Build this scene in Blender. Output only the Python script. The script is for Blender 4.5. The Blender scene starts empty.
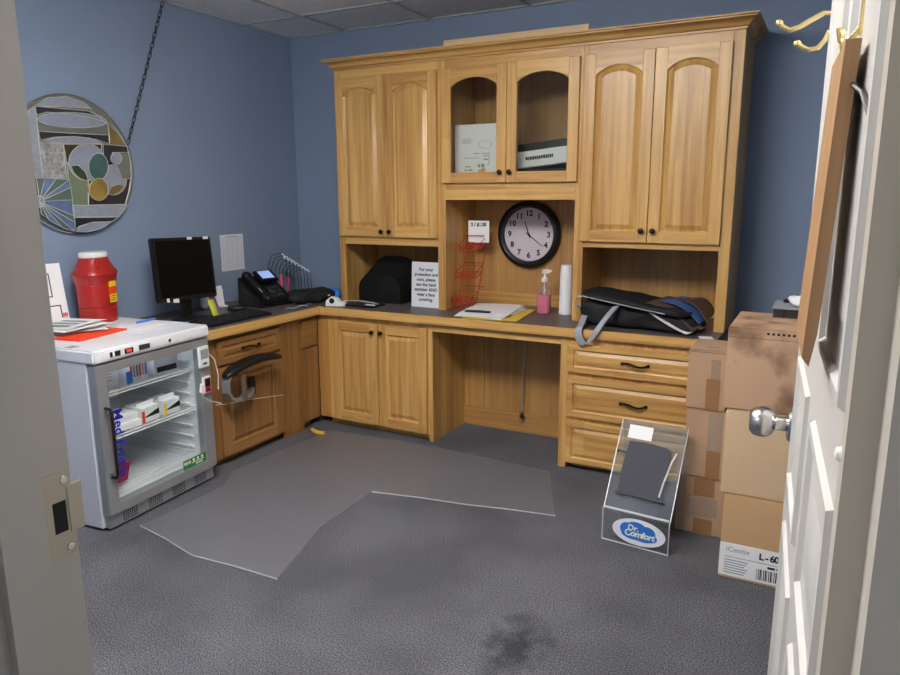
import bpy, bmesh, math, random
from mathutils import Vector, Matrix, noise
random.seed(7)
PI = math.pi
SC = bpy.context.scene
COL = SC.collection

def lin(c):
    return tuple(((v/255)/12.92 if v/255 <= .04045 else ((v/255+.055)/1.055)**2.4) for v in c)

# ---------------------------------------------------------------- camera, world, exposure
cam_data = bpy.data.cameras.new('camera')
cam = bpy.data.objects.new('camera', cam_data)
COL.objects.link(cam)
CAM = Vector((3.3212, -3.9815, 1.4077))
yaw, pit, rol = (math.radians(a) for a in (27.9535, 11.4771, -0.2361))
fwd = Vector((-math.sin(yaw)*math.cos(pit), math.cos(yaw)*math.cos(pit), -math.sin(pit)))
rgt = Vector((math.cos(yaw), math.sin(yaw), 0)); upv = rgt.cross(fwd)
r2 = rgt*math.cos(rol)+upv*math.sin(rol); u2 = upv*math.cos(rol)-rgt*math.sin(rol)
m = Matrix((r2, u2, -fwd)).transposed().to_4x4(); m.translation = CAM
cam.matrix_world = m
cam_data.sensor_width = 36; cam_data.lens = 707.268/900*36
cam_data.clip_start = .02
SC.camera = cam
world = bpy.data.worlds.new('world'); SC.world = world; world.use_nodes = True
world.node_tree.nodes['Background'].inputs[0].default_value = (.75, .82, 1, 1)
world.node_tree.nodes['Background'].inputs[1].default_value = .25
SC.view_settings.view_transform = 'Standard'; SC.view_settings.look = 'None'
SC.view_settings.exposure = 0.8; SC.view_settings.gamma = 1; SC.view_settings.use_curve_mapping = False
ROOM_LAMP, HALL_LAMP = 18.0, 9.0
H = 2.44

# ---------------------------------------------------------------- materials
def mat(name, rgb, rough=.5, metal=0, spec=.5, emit=None, strength=0, bump=None, var=0, vscale=8, coat=0, alpha=1):
    M = bpy.data.materials.new(name); M.use_nodes = True
    nt = M.node_tree; b = nt.nodes['Principled BSDF']
    c = lin(rgb)
    b.inputs['Base Color'].default_value = (*c, 1); b.inputs['Roughness'].default_value = rough
    b.inputs['Metallic'].default_value = metal; b.inputs['Specular IOR Level'].default_value = spec
    b.inputs['Coat Weight'].default_value = coat
    if emit: b.inputs['Emission Color'].default_value = (*lin(emit), 1); b.inputs['Emission Strength'].default_value = strength
    tc = nt.nodes.new('ShaderNodeTexCoord')
    if var:
        n = nt.nodes.new('ShaderNodeTexNoise'); n.inputs['Scale'].default_value = vscale; n.inputs['Detail'].default_value = 5
        nt.links.new(tc.outputs['Object'], n.inputs['Vector'])
        r = nt.nodes.new('ShaderNodeValToRGB')
        r.color_ramp.elements[0].position = .3; r.color_ramp.elements[1].position = .7
        r.color_ramp.elements[0].color = (*[v*(1-var) for v in c], 1); r.color_ramp.elements[1].color = (*[min(1, v*(1+var)) for v in c], 1)
        nt.links.new(n.outputs['Fac'], r.inputs['Fac']); nt.links.new(r.outputs['Color'], b.inputs['Base Color'])
    if bump:
        n = nt.nodes.new('ShaderNodeTexNoise'); n.inputs['Scale'].default_value = bump[0]; n.inputs['Detail'].default_value = 4
        nt.links.new(tc.outputs['Object'], n.inputs['Vector'])
        bp = nt.nodes.new('ShaderNodeBump'); bp.inputs['Strength'].default_value = bump[1]; bp.inputs['Distance'].default_value = bump[2]
        nt.links.new(n.outputs['Fac'], bp.inputs['Height']); nt.links.new(bp.outputs['Normal'], b.inputs['Normal'])
    return M

def wood(name, axis, dark, light, rough=.38, stave=.075):
    """oak: fine stretched grain along one axis, glued staves of slightly different tone across it"""
    M = bpy.data.materials.new(name); M.use_nodes = True
    nt = M.node_tree; b = nt.nodes['Principled BSDF']; L = nt.links.new
    b.inputs['Roughness'].default_value = rough; b.inputs['Coat Weight'].default_value = .15; b.inputs['Coat Roughness'].default_value = .25
    tc = nt.nodes.new('ShaderNodeTexCoord'); oi = nt.nodes.new('ShaderNodeObjectInfo')
    add = nt.nodes.new('ShaderNodeVectorMath'); add.operation = 'MULTIPLY_ADD'
    rv = nt.nodes.new('ShaderNodeCombineXYZ')
    for i in range(3): L(oi.outputs['Random'], rv.inputs[i])
    L(rv.outputs[0], add.inputs[0]); add.inputs[1].default_value = (3.7, 5.1, 7.3); L(tc.outputs['Object'], add.inputs[2])
    mp = nt.nodes.new('ShaderNodeMapping'); sc = [38, 38, 38]; sc['xyz'.index(axis)] = 1.6; mp.inputs['Scale'].default_value = sc
    L(add.outputs[0], mp.inputs['Vector'])
    n1 = nt.nodes.new('ShaderNodeTexNoise'); n1.inputs['Scale'].default_value = 1; n1.inputs['Detail'].default_value = 6; n1.inputs['Roughness'].default_value = .6
    n1.inputs['Distortion'].default_value = .4
    L(mp.outputs[0], n1.inputs['Vector'])
    mp2 = nt.nodes.new('ShaderNodeMapping'); s2 = [1/stave]*3; s2['xyz'.index(axis)] = .35; mp2.inputs['Scale'].default_value = s2
    L(add.outputs[0], mp2.inputs['Vector'])
    fl = nt.nodes.new('ShaderNodeVectorMath'); fl.operation = 'FLOOR'; L(mp2.outputs[0], fl.inputs[0])
    wn = nt.nodes.new('ShaderNodeTexWhiteNoise'); L(fl.outputs[0], wn.inputs['Vector'])
    mx = nt.nodes.new('ShaderNodeMath'); mx.operation = 'MULTIPLY_ADD'; L(wn.outputs['Value'], mx.inputs[0]); mx.inputs[1].default_value = .22; mx.inputs[2].default_value = -.11
    ad = nt.nodes.new('ShaderNodeMath'); L(n1.outputs['Fac'], ad.inputs[0]); L(mx.outputs[0], ad.inputs[1])
    r = nt.nodes.new('ShaderNodeValToRGB'); r.color_ramp.elements[0].position = .25; r.color_ramp.elements[1].position = .72
    r.color_ramp.elements[0].color = (*lin(dark), 1); r.color_ramp.elements[1].color = (*lin(light), 1)
    L(ad.outputs[0], r.inputs['Fac']); L(r.outputs['Color'], b.inputs['Base Color'])
    return M

def glassy(name, tint, rough=.0, body=0.0, bodyrgb=(255, 255, 255), ior=1.45):
    """thin clear pane: light passes straight through, mirror reflection grows with angle; body adds a little colour"""
    M = bpy.data.materials.new(name); M.use_nodes = True
    nt = M.node_tree; nt.nodes.remove(nt.nodes['Principled BSDF']); L = nt.links.new
    out = nt.nodes['Material Output']
    t = nt.nodes.new('ShaderNodeBsdfTransparent'); t.inputs[0].default_value = (*lin(tint), 1)
    g = nt.nodes.new('ShaderNodeBsdfGlossy'); g.inputs['Roughness'].default_value = rough
    f = nt.nodes.new('ShaderNodeFresnel'); f.inputs['IOR'].default_value = ior
    mx = nt.nodes.new('ShaderNodeMixShader')
    ge = nt.nodes.new('ShaderNodeNewGeometry'); fm = nt.nodes.new('ShaderNodeMath'); fm.operation = 'MULTIPLY_ADD'; fm.use_clamp = True   # reflect at the outer surface only
    L(ge.outputs['Backfacing'], fm.inputs[0]); fm.inputs[1].default_value = -1; L(f.outputs[0], fm.inputs[2]); L(fm.outputs[0], mx.inputs[0])
    if body:
        d = nt.nodes.new('ShaderNodeBsdfDiffuse'); d.inputs[0].default_value = (*lin(bodyrgb), 1)
        m2 = nt.nodes.new('ShaderNodeMixShader'); m2.inputs[0].default_value = body
        L(t.outputs[0], m2.inputs[1]); L(d.outputs[0], m2.inputs[2]); L(m2.outputs[0], mx.inputs[1])
    else: L(t.outputs[0], mx.inputs[1])
    L(g.outputs[0], mx.inputs[2]); L(mx.outputs[0], out.inputs[0])
    return M

OAK_D, OAK_L = (172, 122, 62), (220, 177, 106)
W = {a: wood('oak_'+a, a, OAK_D, OAK_L) for a in 'xyz'}
WI = {a: wood('oak_veneer_'+a, a, (154, 110, 58), (194, 148, 88), .5, .16) for a in 'xz'}
W_SHADED = {a: wood('oak_brown_'+a, a, (120, 84, 46), (164, 118, 68), .4) for a in 'xz'}  # same oak, with the shade on the desk cabinet put into the colour
PINE = wood('pale_board', 'x', (214, 180, 130), (236, 206, 160), .5, .5)
PLANK = wood('plank_wood', 'z', (142, 108, 76), (178, 138, 98), .5, .3)
M = dict(
 blue=mat('wall_paint_blue', (130, 147, 172), .75, bump=(180, .08, .002), var=.03, vscale=1.5),
 frame=mat('frame_paint_grey', (174, 170, 163), .45, var=.02),
 door=mat('door_paint', (186, 185, 184), .42, var=.015),
 hallwall=mat('hall_paint', (196, 192, 184), .8),
 gridm=mat('ceiling_grid', (176, 176, 176), .6),  # grey darkened to carry the grid's own shadow
 laminate=mat('grey_laminate', (92, 84, 84), .42, var=.15, vscale=60),
 black=mat('black_plastic', (18, 18, 20), .4), blackm=mat('black_matte', (22, 22, 24), .7),
 screen=mat('screen', (4, 4, 5), .4, spec=.2), bronze=mat('dark_bronze', (46, 36, 30), .35, .8),
 steel=mat('stainless', (172, 174, 178), .42, .6, var=.05, vscale=3), chrome=mat('satin_nickel', (205, 203, 200), .22, 1.0),
 brass=mat('polished_brass', (248, 226, 160), .25, .8), wire=mat('dark_wire', (40, 42, 46), .4, .6),
 white=mat('white_plastic', (232, 232, 234), .4), offwhite=mat('white_enamel', (226, 227, 232), .35),
 silverside=mat('silver_grey_enamel', (206, 208, 216), .35), paper=mat('paper', (240, 239, 240), .8), paperb=mat('paper_cool', (226, 228, 236), .8),
 ink=mat('black_ink', (26, 26, 30), .8), greyink=mat('grey_ink', (150, 152, 160), .8), liner=mat('fridge_liner', (236, 238, 242), .4),
 red=mat('sharps_red', (168, 34, 30), .35, coat=.2), redwire=mat('red_wire', (176, 30, 26), .4), orange=mat('orange_red_folder', (240, 72, 30), .6),
 yellow=mat('yellow_label', (246, 208, 40), .6), manila=mat('yellow_folder', (226, 190, 74), .7), cyan=mat('blue_plastic', (60, 130, 214), .4),
 penblue=mat('pen_blue', (80, 120, 214), .4), inkblue=mat('blue_lettering', (28, 36, 160), .5), green=mat('eco_green', (36, 120, 62), .5),
 lime=mat('lime_note', (196, 200, 64), .7), purple=mat('purple_note', (140, 112, 196), .7), pink=mat('pink_note', (232, 92, 120), .6),
 magenta=mat('red_basket', (176, 30, 66), .4), grey=mat('grey_strap', (150, 154, 162), .8, bump=(400, .3, .001)),
 fabric=mat('black_fabric', (17, 18, 22), .75, bump=(260, .4, .002)), pad=mat('grey_felt', (72, 74, 82), .85),
 brochure=mat('brown_cover', (92, 76, 66), .3), brochureblue=mat('blue_cover', (70, 100, 160), .3),
 rubber=mat('dark_vinyl', (48, 48, 52), .5), lcd=mat('lcd', (150, 160, 160), .3), phonelcd=mat('phone_lcd', (150, 170, 220), .3, emit=(150, 175, 230), strength=.35),
 clockface=mat('clock_face', (206, 196, 204), .6), gel=mat('pink_gel', (236, 120, 150), .2, coat=.4), led=mat('red_led', (220, 40, 40), .4, emit=(255, 60, 40), strength=1.0),
 tape=glassy('shiny_tape', (250, 246, 240), .12, .14, (230, 224, 214), 2.2), tapeb=mat('brown_tape', (150, 112, 78), .25),
 glass=glassy('clear_glass', (246, 248, 246), .01), fglass=glassy('fridge_glass', (250, 252, 252), .01), acrylic=glassy('clear_acrylic', (240, 243, 245), .02, .05, (225, 230, 238), 1.5),
 acryledge=glassy('acrylic_edge', (250, 250, 252), .05, .6, (240, 242, 246)), mat=glassy('vinyl_mat', (232, 232, 236), .4, .15, (196, 196, 202), 1.35),
 matedge=mat('vinyl_mat_edge', (170, 170, 172), .3),
 bottle=glassy('clear_bottle', (240, 236, 240), .02, .06), hinge=mat('grey_metal', (150, 146, 138), .4, .7, var=.05), dark=mat('void_black', (12, 14, 14), .8),
 strike=mat('strike_plate', (176, 168, 152), .35, .6), logo=mat('logo_blue', (40, 112, 200), .5), cream=mat('cream_ink', (238, 236, 214), .6),
 padlock=mat('orange_mark', (222, 160, 70), .6), cup=mat('white_paper_cup', (238, 238, 244), .6), lamp=mat('unseen_lamp_diffuser', (255, 255, 255), .6, emit=(255, 250, 242), strength=ROOM_LAMP),
 unseen_halllamp=mat('unseen_hall_diffuser', (255, 255, 255), .6, emit=(255, 250, 240), strength=HALL_LAMP),
)

def cardboard(name, rgb, stain=0):
    m_ = mat(name, rgb, .8, var=.06, vscale=3)
    if stain:
        nt = m_.node_tree; L = nt.links.new; b = nt.nodes['Principled BSDF']
        src = b.inputs['Base Color'].links[0].from_socket
        tc = nt.nodes.new('ShaderNodeTexCoord'); mp = nt.nodes.new('ShaderNodeMapping'); mp.inputs['Location'].default_value = (.31, .2, .62)
        n = nt.nodes.new('ShaderNodeTexNoise'); n.inputs['Scale'].default_value = 6.5; n.inputs['Detail'].default_value = 6
        L(tc.outputs['Object'], mp.inputs[0]); L(mp.outputs[0], n.inputs['Vector'])
        r = nt.nodes.new('ShaderNodeValToRGB'); r.color_ramp.elements[0].position = .5; r.color_ramp.elements[1].position = .66
        r.color_ramp.elements[0].color = (1, 1, 1, 1); r.color_ramp.elements[1].color = (.42, .36, .33, 1)
        L(n.outputs['Fac'], r.inputs[0])
        mx = nt.nodes.new('ShaderNodeMix'); mx.data_type = 'RGBA'; mx.blend_type = 'MULTIPLY'; mx.inputs[0].default_value = 1
        L(src, mx.inputs[6]); L(r.outputs[0], mx.inputs[7]); L(mx.outputs[2], b.inputs['Base Color'])
    return m_
CB1 = cardboard('cardboard_brown', (176, 144, 116)); CB2 = cardboard('cardboard_stained', (190, 154, 124), 1)
CB3 = cardboard('cardboard_tan', (208, 178, 142)); CB4 = cardboard('cardboard_kraft', (200, 162, 118))

def carpet_mat():
    m_ = bpy.data.materials.new('carpet'); m_.use_nodes = True
    nt = m_.node_tree; b = nt.nodes['Principled BSDF']; L = nt.links.new
    b.inputs['Roughness'].default_value = .95; b.inputs['Specular IOR Level'].default_value = .15
    tc = nt.nodes.new('ShaderNodeTexCoord')
    n = nt.nodes.new('ShaderNodeTexNoise'); n.inputs['Scale'].default_value = 210; n.inputs['Detail'].default_value = 2; n.inputs['Roughness'].default_value = .7
    n2 = nt.nodes.new('ShaderNodeTexNoise'); n2.inputs['Scale'].default_value = 2.2; n2.inputs['Detail'].default_value = 3
    for q in (n, n2): L(tc.outputs['Object'], q.inputs['Vector'])
    r = nt.nodes.new('ShaderNodeValToRGB'); e = r.color_ramp.elements
    e[0].position = .32; e[0].color = (*lin((32, 32, 36)), 1); e[1].position = .68; e[1].color = (*lin((130, 130, 138)), 1)
    L(n.outputs['Fac'], r.inputs[0])
    r2_ = nt.nodes.new('ShaderNodeValToRGB'); r2_.color_ramp.elements[0].color = (.78, .78, .78, 1); r2_.color_ramp.elements[1].color = (1.15, 1.15, 1.15, 1)
    r2_.color_ramp.elements[0].position = .35; r2_.color_ramp.elements[1].position = .65
    L(n2.outputs['Fac'], r2_.inputs[0])
    mx = nt.nodes.new('ShaderNodeMix'); mx.data_type = 'RGBA'; mx.blend_type = 'MULTIPLY'; mx.inputs[0].default_value = 1
    L(r.outputs[0], mx.inputs[6]); L(r2_.outputs[0], mx.inputs[7])
    # an irregular darker patch on the carpet
    sp = nt.nodes.new('ShaderNodeVectorMath'); sp.operation = 'DISTANCE'
    nd = nt.nodes.new('ShaderNodeTexNoise'); nd.inputs['Scale'].default_value = 14; L(tc.outputs['Object'], nd.inputs['Vector'])
    wv = nt.nodes.new('ShaderNodeVectorMath'); wv.operation = 'MULTIPLY_ADD'; L(nd.outputs['Color'], wv.inputs[0]); wv.inputs[1].default_value = (.22, .22, 0); L(tc.outputs['Object'], wv.inputs[2])
    mp = nt.nodes.new('ShaderNodeMapping'); mp.inputs['Scale'].default_value = (1.6, .7, 0); L(wv.outputs[0], mp.inputs[0])
    L(mp.outputs[0], sp.inputs[0]); sp.inputs[1].default_value = ((2.56+.11)*1.6, (-2.12+.11)*.7, 0)
    r3 = nt.nodes.new('ShaderNodeValToRGB'); r3.color_ramp.elements[0].position = .04; r3.color_ramp.elements[1].position = .16
    r3.color_ramp.elements[0].color = (.45, .45, .45, 1); r3.color_ramp.elements[1].color = (1, 1, 1, 1)
    L(sp.outputs['Value'], r3.inputs[0])
    m3 = nt.nodes.new('ShaderNodeMix'); m3.data_type = 'RGBA'; m3.blend_type = 'MULTIPLY'; m3.inputs[0].default_value = 1
    L(mx.outputs[2], m3.inputs[6]); L(r3.outputs[0], m3.inputs[7]); L(m3.outputs[2], b.inputs['Base Color'])
    bp = nt.nodes.new('ShaderNodeBump'); bp.inputs['Strength'].default_value = .7; bp.inputs['Distance'].default_value = .006
    L(n.outputs['Fac'], bp.inputs['Height']); L(bp.outputs[0], b.inputs['Normal'])
    return m_
def tile_mat():
    m_ = mat('ceiling_tile', (206, 204, 204), .9, bump=(120, .5, .003))
    nt = m_.node_tree; L = nt.links.new; b = nt.nodes['Principled BSDF']
    tc = nt.nodes.new('ShaderNodeTexCoord'); v = nt.nodes.new('ShaderNodeTexNoise'); v.inputs['Scale'].default_value = 90; v.inputs['Detail'].default_value = 5
    L(tc.outputs['Object'], v.inputs['Vector'])
    r = nt.nodes.new('ShaderNodeValToRGB'); r.color_ramp.elements[0].position = .34; r.color_ramp.elements[1].position = .44
    r.color_ramp.elements[0].color = (*lin((190, 188, 188)), 1); r.color_ramp.elements[1].color = (*lin((240, 239, 239)), 1)
    L(v.outputs['Fac'], r.inputs[0]); L(r.outputs[0], b.inputs['Base Color'])
    return m_

# ---------------------------------------------------------------- mesh helpers
class B:
    def __init__(s): s.bm = bmesh.new(); s.mi = 0
    def _fin(s, faces):
        for f in faces: f.material_index = s.mi
    def poly(s, vs, M_=None):
        f = s.bm.faces.new([s.bm.verts.new(M_ @ Vector(v) if M_ else v) for v in vs]); s._fin([f]); return f
    def box(s, x0, x1, y0, y1, z0, z1, bev=0, M_=None, seg=2):
        b2 = bmesh.new()
        v = [b2.verts.new((x, y, z)) for x in (x0, x1) for y in (y0, y1) for z in (z0, z1)]
        for q in ((0, 1, 3, 2), (4, 6, 7, 5), (0, 4, 5, 1), (2, 3, 7, 6), (0, 2, 6, 4), (1, 5, 7, 3)): b2.faces.new([v[i] for i in q])
        if bev: bmesh.ops.bevel(b2, geom=b2.edges[:]+b2.verts[:], offset=bev, segments=seg, affect='EDGES', clamp_overlap=True)
        return s.join(b2, M_)
    def join(s, b2, M_=None):
        if M_: bmesh.ops.transform(b2, matrix=M_, verts=b2.verts)
        mp = {v: s.bm.verts.new(v.co) for v in b2.verts}
        for f in b2.faces:
            try: n = s.bm.faces.new([mp[v] for v in f.verts]); n.material_index = s.mi
            except ValueError: pass
        b2.free(); return s
    def loft(s, loops, caps=True, closed=True, M_=None):
        rows = [[s.bm.verts.new(M_ @ Vector(p) if M_ else p) for p in l] for l in loops]
        n = len(rows[0]); fs = []
        for a, b in zip(rows, rows[1:]):
            for i in range(n if closed else n-1):
                j = (i+1) % n; fs.append(s.bm.faces.new((a[i], a[j], b[j], b[i])))
        if caps:
            fs.append(s.bm.faces.new(rows[0][::-1])); fs.append(s.bm.faces.new(rows[-1]))
        s._fin(fs); return s
    def cyl(s, p0, p1, r, r1=None, seg=16):
        return s.tube([p0, p1], r, seg, r1=r1)
    def tube(s, pts, r, seg=8, closed=False, r1=None):
        pts = [Vector(p) for p in pts]; n = len(pts); loops = []; up = None
        for i, p in enumerate(pts):
            if closed: t = (pts[(i+1) % n]-pts[i-1])
            else: t = pts[min(i+1, n-1)]-pts[max(i-1, 0)]
            t.normalize()
            if up is None: up = Vector((0, 0, 1)) if abs(t.z) < .9 else Vector((1, 0, 0))
            a = t.cross(up)
            if a.length < 1e-5: a = t.orthogonal()
            a.normalize(); b = a.cross(t); up = b.copy()
            rr = r if r1 is None else r+(r1-r)*i/(n-1)
            loops.append([p+a*rr*math.cos(2*PI*k/seg)+b*rr*math.sin(2*PI*k/seg) for k in range(seg)])
        if closed: loops.append(loops[0]); return s.loft(loops, caps=False)
        return s.loft(loops)
    def lathe(s, prof, seg=24, M_=None, sx=1, sy=1):
        loops = [[(r*math.cos(2*PI*k/seg)*sx, r*math.sin(2*PI*k/seg)*sy, z) for k in range(seg)] for r, z in prof]
        return s.loft(loops, True, True, M_)
    def prism(s, poly, a, b, ax='y', M_=None):
        f = {'y': lambda p, t: (p[0], t, p[1]), 'x': lambda p, t: (t, p[0], p[1]), 'z': lambda p, t: (p[0], p[1], t)}[ax]
        return s.loft([[f(p, a) for p in poly], [f(p, b) for p in poly]], M_=M_)
    def torus(s, R, r, M_=None, seg=14, rs=6, sx=1):
        b2 = B(); b2.tube([(R*sx*math.cos(2*PI*k/seg), R*math.sin(2*PI*k/seg), 0) for k in range(seg)], r, rs, closed=True)
        return s.join(b2.bm, M_)
    def text(s, t, size, M_, align='CENTER', bold=0.0, ext=.0004, spacing=1.0, line=1.0, shear=0):
        cu = bpy.data.curves.new('t', 'FONT'); cu.body = t; cu.size = size; cu.align_x = align; cu.align_y = 'CENTER'
        cu.offset = bold; cu.extrude = ext; cu.space_character = spacing; cu.space_line = line; cu.resolution_u = 3; cu.shear = shear
        o = bpy.data.objects.new('t', cu); COL.objects.link(o)
        bpy.context.view_layer.update()
        me = bpy.data.meshes.new_from_object(o.evaluated_get(bpy.context.evaluated_depsgraph_get()))
        b2 = bmesh.new(); b2.from_mesh(me); s.join(b2, M_)
        bpy.data.objects.remove(o); bpy.data.curves.remove(cu); bpy.data.meshes.remove(me); return s
FRONT = Matrix.Rotation(PI/2, 4, 'X')                  # lays lettering on a face that looks along -y
def on_front(x, y, z, rot=0): return Matrix.Translation((x, y, z)) @ FRONT @ Matrix.Rotation(rot, 4, 'Z')
def on_top(x, y, z, rot=0): return Matrix.Translation((x, y, z)) @ Matrix.Rotation(rot, 4, 'Z')

def obj(name, b, mats, parent=None, label=None, ang=35):
    bm = b.bm if isinstance(b, B) else b
    bmesh.ops.recalc_face_normals(bm, faces=bm.faces)
    me = bpy.data.meshes.new(name); bm.to_mesh(me); bm.free()
    for q in (mats if isinstance(mats, (list, tuple)) else [mats]): me.materials.append(q)
    for p in me.polygons: p.use_smooth = True
    me.set_sharp_from_angle(angle=math.radians(ang))
    o = bpy.data.objects.new(name, me); COL.objects.link(o)
    if parent: o.parent = parent
    if label: o['label'] = label
    return o
def tag(o, label, cat, group=None, kind=None):
    o['label'] = label; o['category'] = cat
    if group: o['group'] = group
    if kind: o['kind'] = kind
    return o
def thing(name, label, cat, loc=(0, 0, 0), rz=0, group=None, rot=None):
    o = bpy.data.objects.new(name, None); COL.objects.link(o); o.empty_display_size = .05
    o.location = loc; o.rotation_euler = rot or (0, 0, rz)
    return tag(o, label, cat, group)
def single(name, b, mats, label, cat, loc=(0, 0, 0), rz=0, group=None, rot=None, ang=35):
    o = obj(name, b, mats, None, None, ang); o.location = loc; o.rotation_euler = rot or (0, 0, rz)
    return tag(o, label, cat, group)
def struct(name, b, mats, parent=None):
    o = obj(name, b, mats, parent)
    if not parent: o['kind'] = 'structure'
    return o
def inset(poly, d):
    n = len(poly); out = []
    for i in range(n):
        a, p, c = Vector(poly[i-1]), Vector(poly[i]), Vector(poly[(i+1) % n])
        e1 = (p-a).normalized(); e2 = (c-p).normalized()
        n1 = Vector((-e1.y, e1.x)); n2 = Vector((-e2.y, e2.x)); k = (n1+n2)
        k = k/max(.3, k.length_squared)*2
        out.append(tuple(p+k*d))
    return out
def sheet(b, c, sag=(0, 0, 0), th=.001, n=10, ripple=0):
    """curved thin sheet from four corners (00,10,11,01)"""
    c = [Vector(v) for v in c]; sag = Vector(sag); top, bot = [], []
    nn = (c[1]-c[0]).cross(c[3]-c[0]).normalized()
    for i in range(n+1):
        u = i/n
        for j in (0, 1, 2, 3):
            v = j/3
            p = (c[0]*(1-u)+c[1]*u)*(1-v)+(c[3]*(1-u)+c[2]*u)*v + sag*math.sin(PI*u) + nn*ripple*math.sin(7*u+3*v)
            top.append(p); bot.append(p-nn*th)
    V = [b.bm.verts.new(p) for p in top]; U = [b.bm.verts.new(p) for p in bot]; fs = []
    for i in range(n):
        for j in range(3):
            a, d, e, f = i*4+j, (i+1)*4+j, (i+1)*4+j+1, i*4+j+1
            fs.append(b.bm.faces.new((V[a], V[d], V[e], V[f]))); fs.append(b.bm.faces.new((U[f], U[e], U[d], U[a])))
    for i in range(n):
        for j in (0, 3):
            a, d = i*4+j, (i+1)*4+j; fs.append(b.bm.faces.new((V[a], V[d], U[d], U[a])))
    for i in (0, n):
        for j in range(3):
            a, d = i*4+j, i*4+j+1; fs.append(b.bm.faces.new((V[a], V[d], U[d], U[a])))
    b._fin(fs); return b
def softbox(lx, ly, lz, k=4, cuts=9, amp=.0, fr=6, seed=0, shape=None):
    bm = bmesh.new(); bmesh.ops.create_cube(bm, size=2); bmesh.ops.subdivide_edges(bm, edges=bm.edges[:], cuts=cuts, use_grid_fill=True)
    for v in bm.verts:
        p = v.co; q = (abs(p.x)**k+abs(p.y)**k+abs(p.z)**k)**(1/k)
        p = p/q
        d = noise.noise(Vector((p.x*lx, p.y*ly, p.z*lz))*fr+Vector((seed, seed*2, 0)))*amp
        v.co = Vector((p.x*lx/2, p.y*ly/2, (p.z+1)*lz/2)) + p.normalized()*d
        if shape: v.co = shape(v.co)
        v.co.z = max(v.co.z, 0)
    return bm
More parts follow.
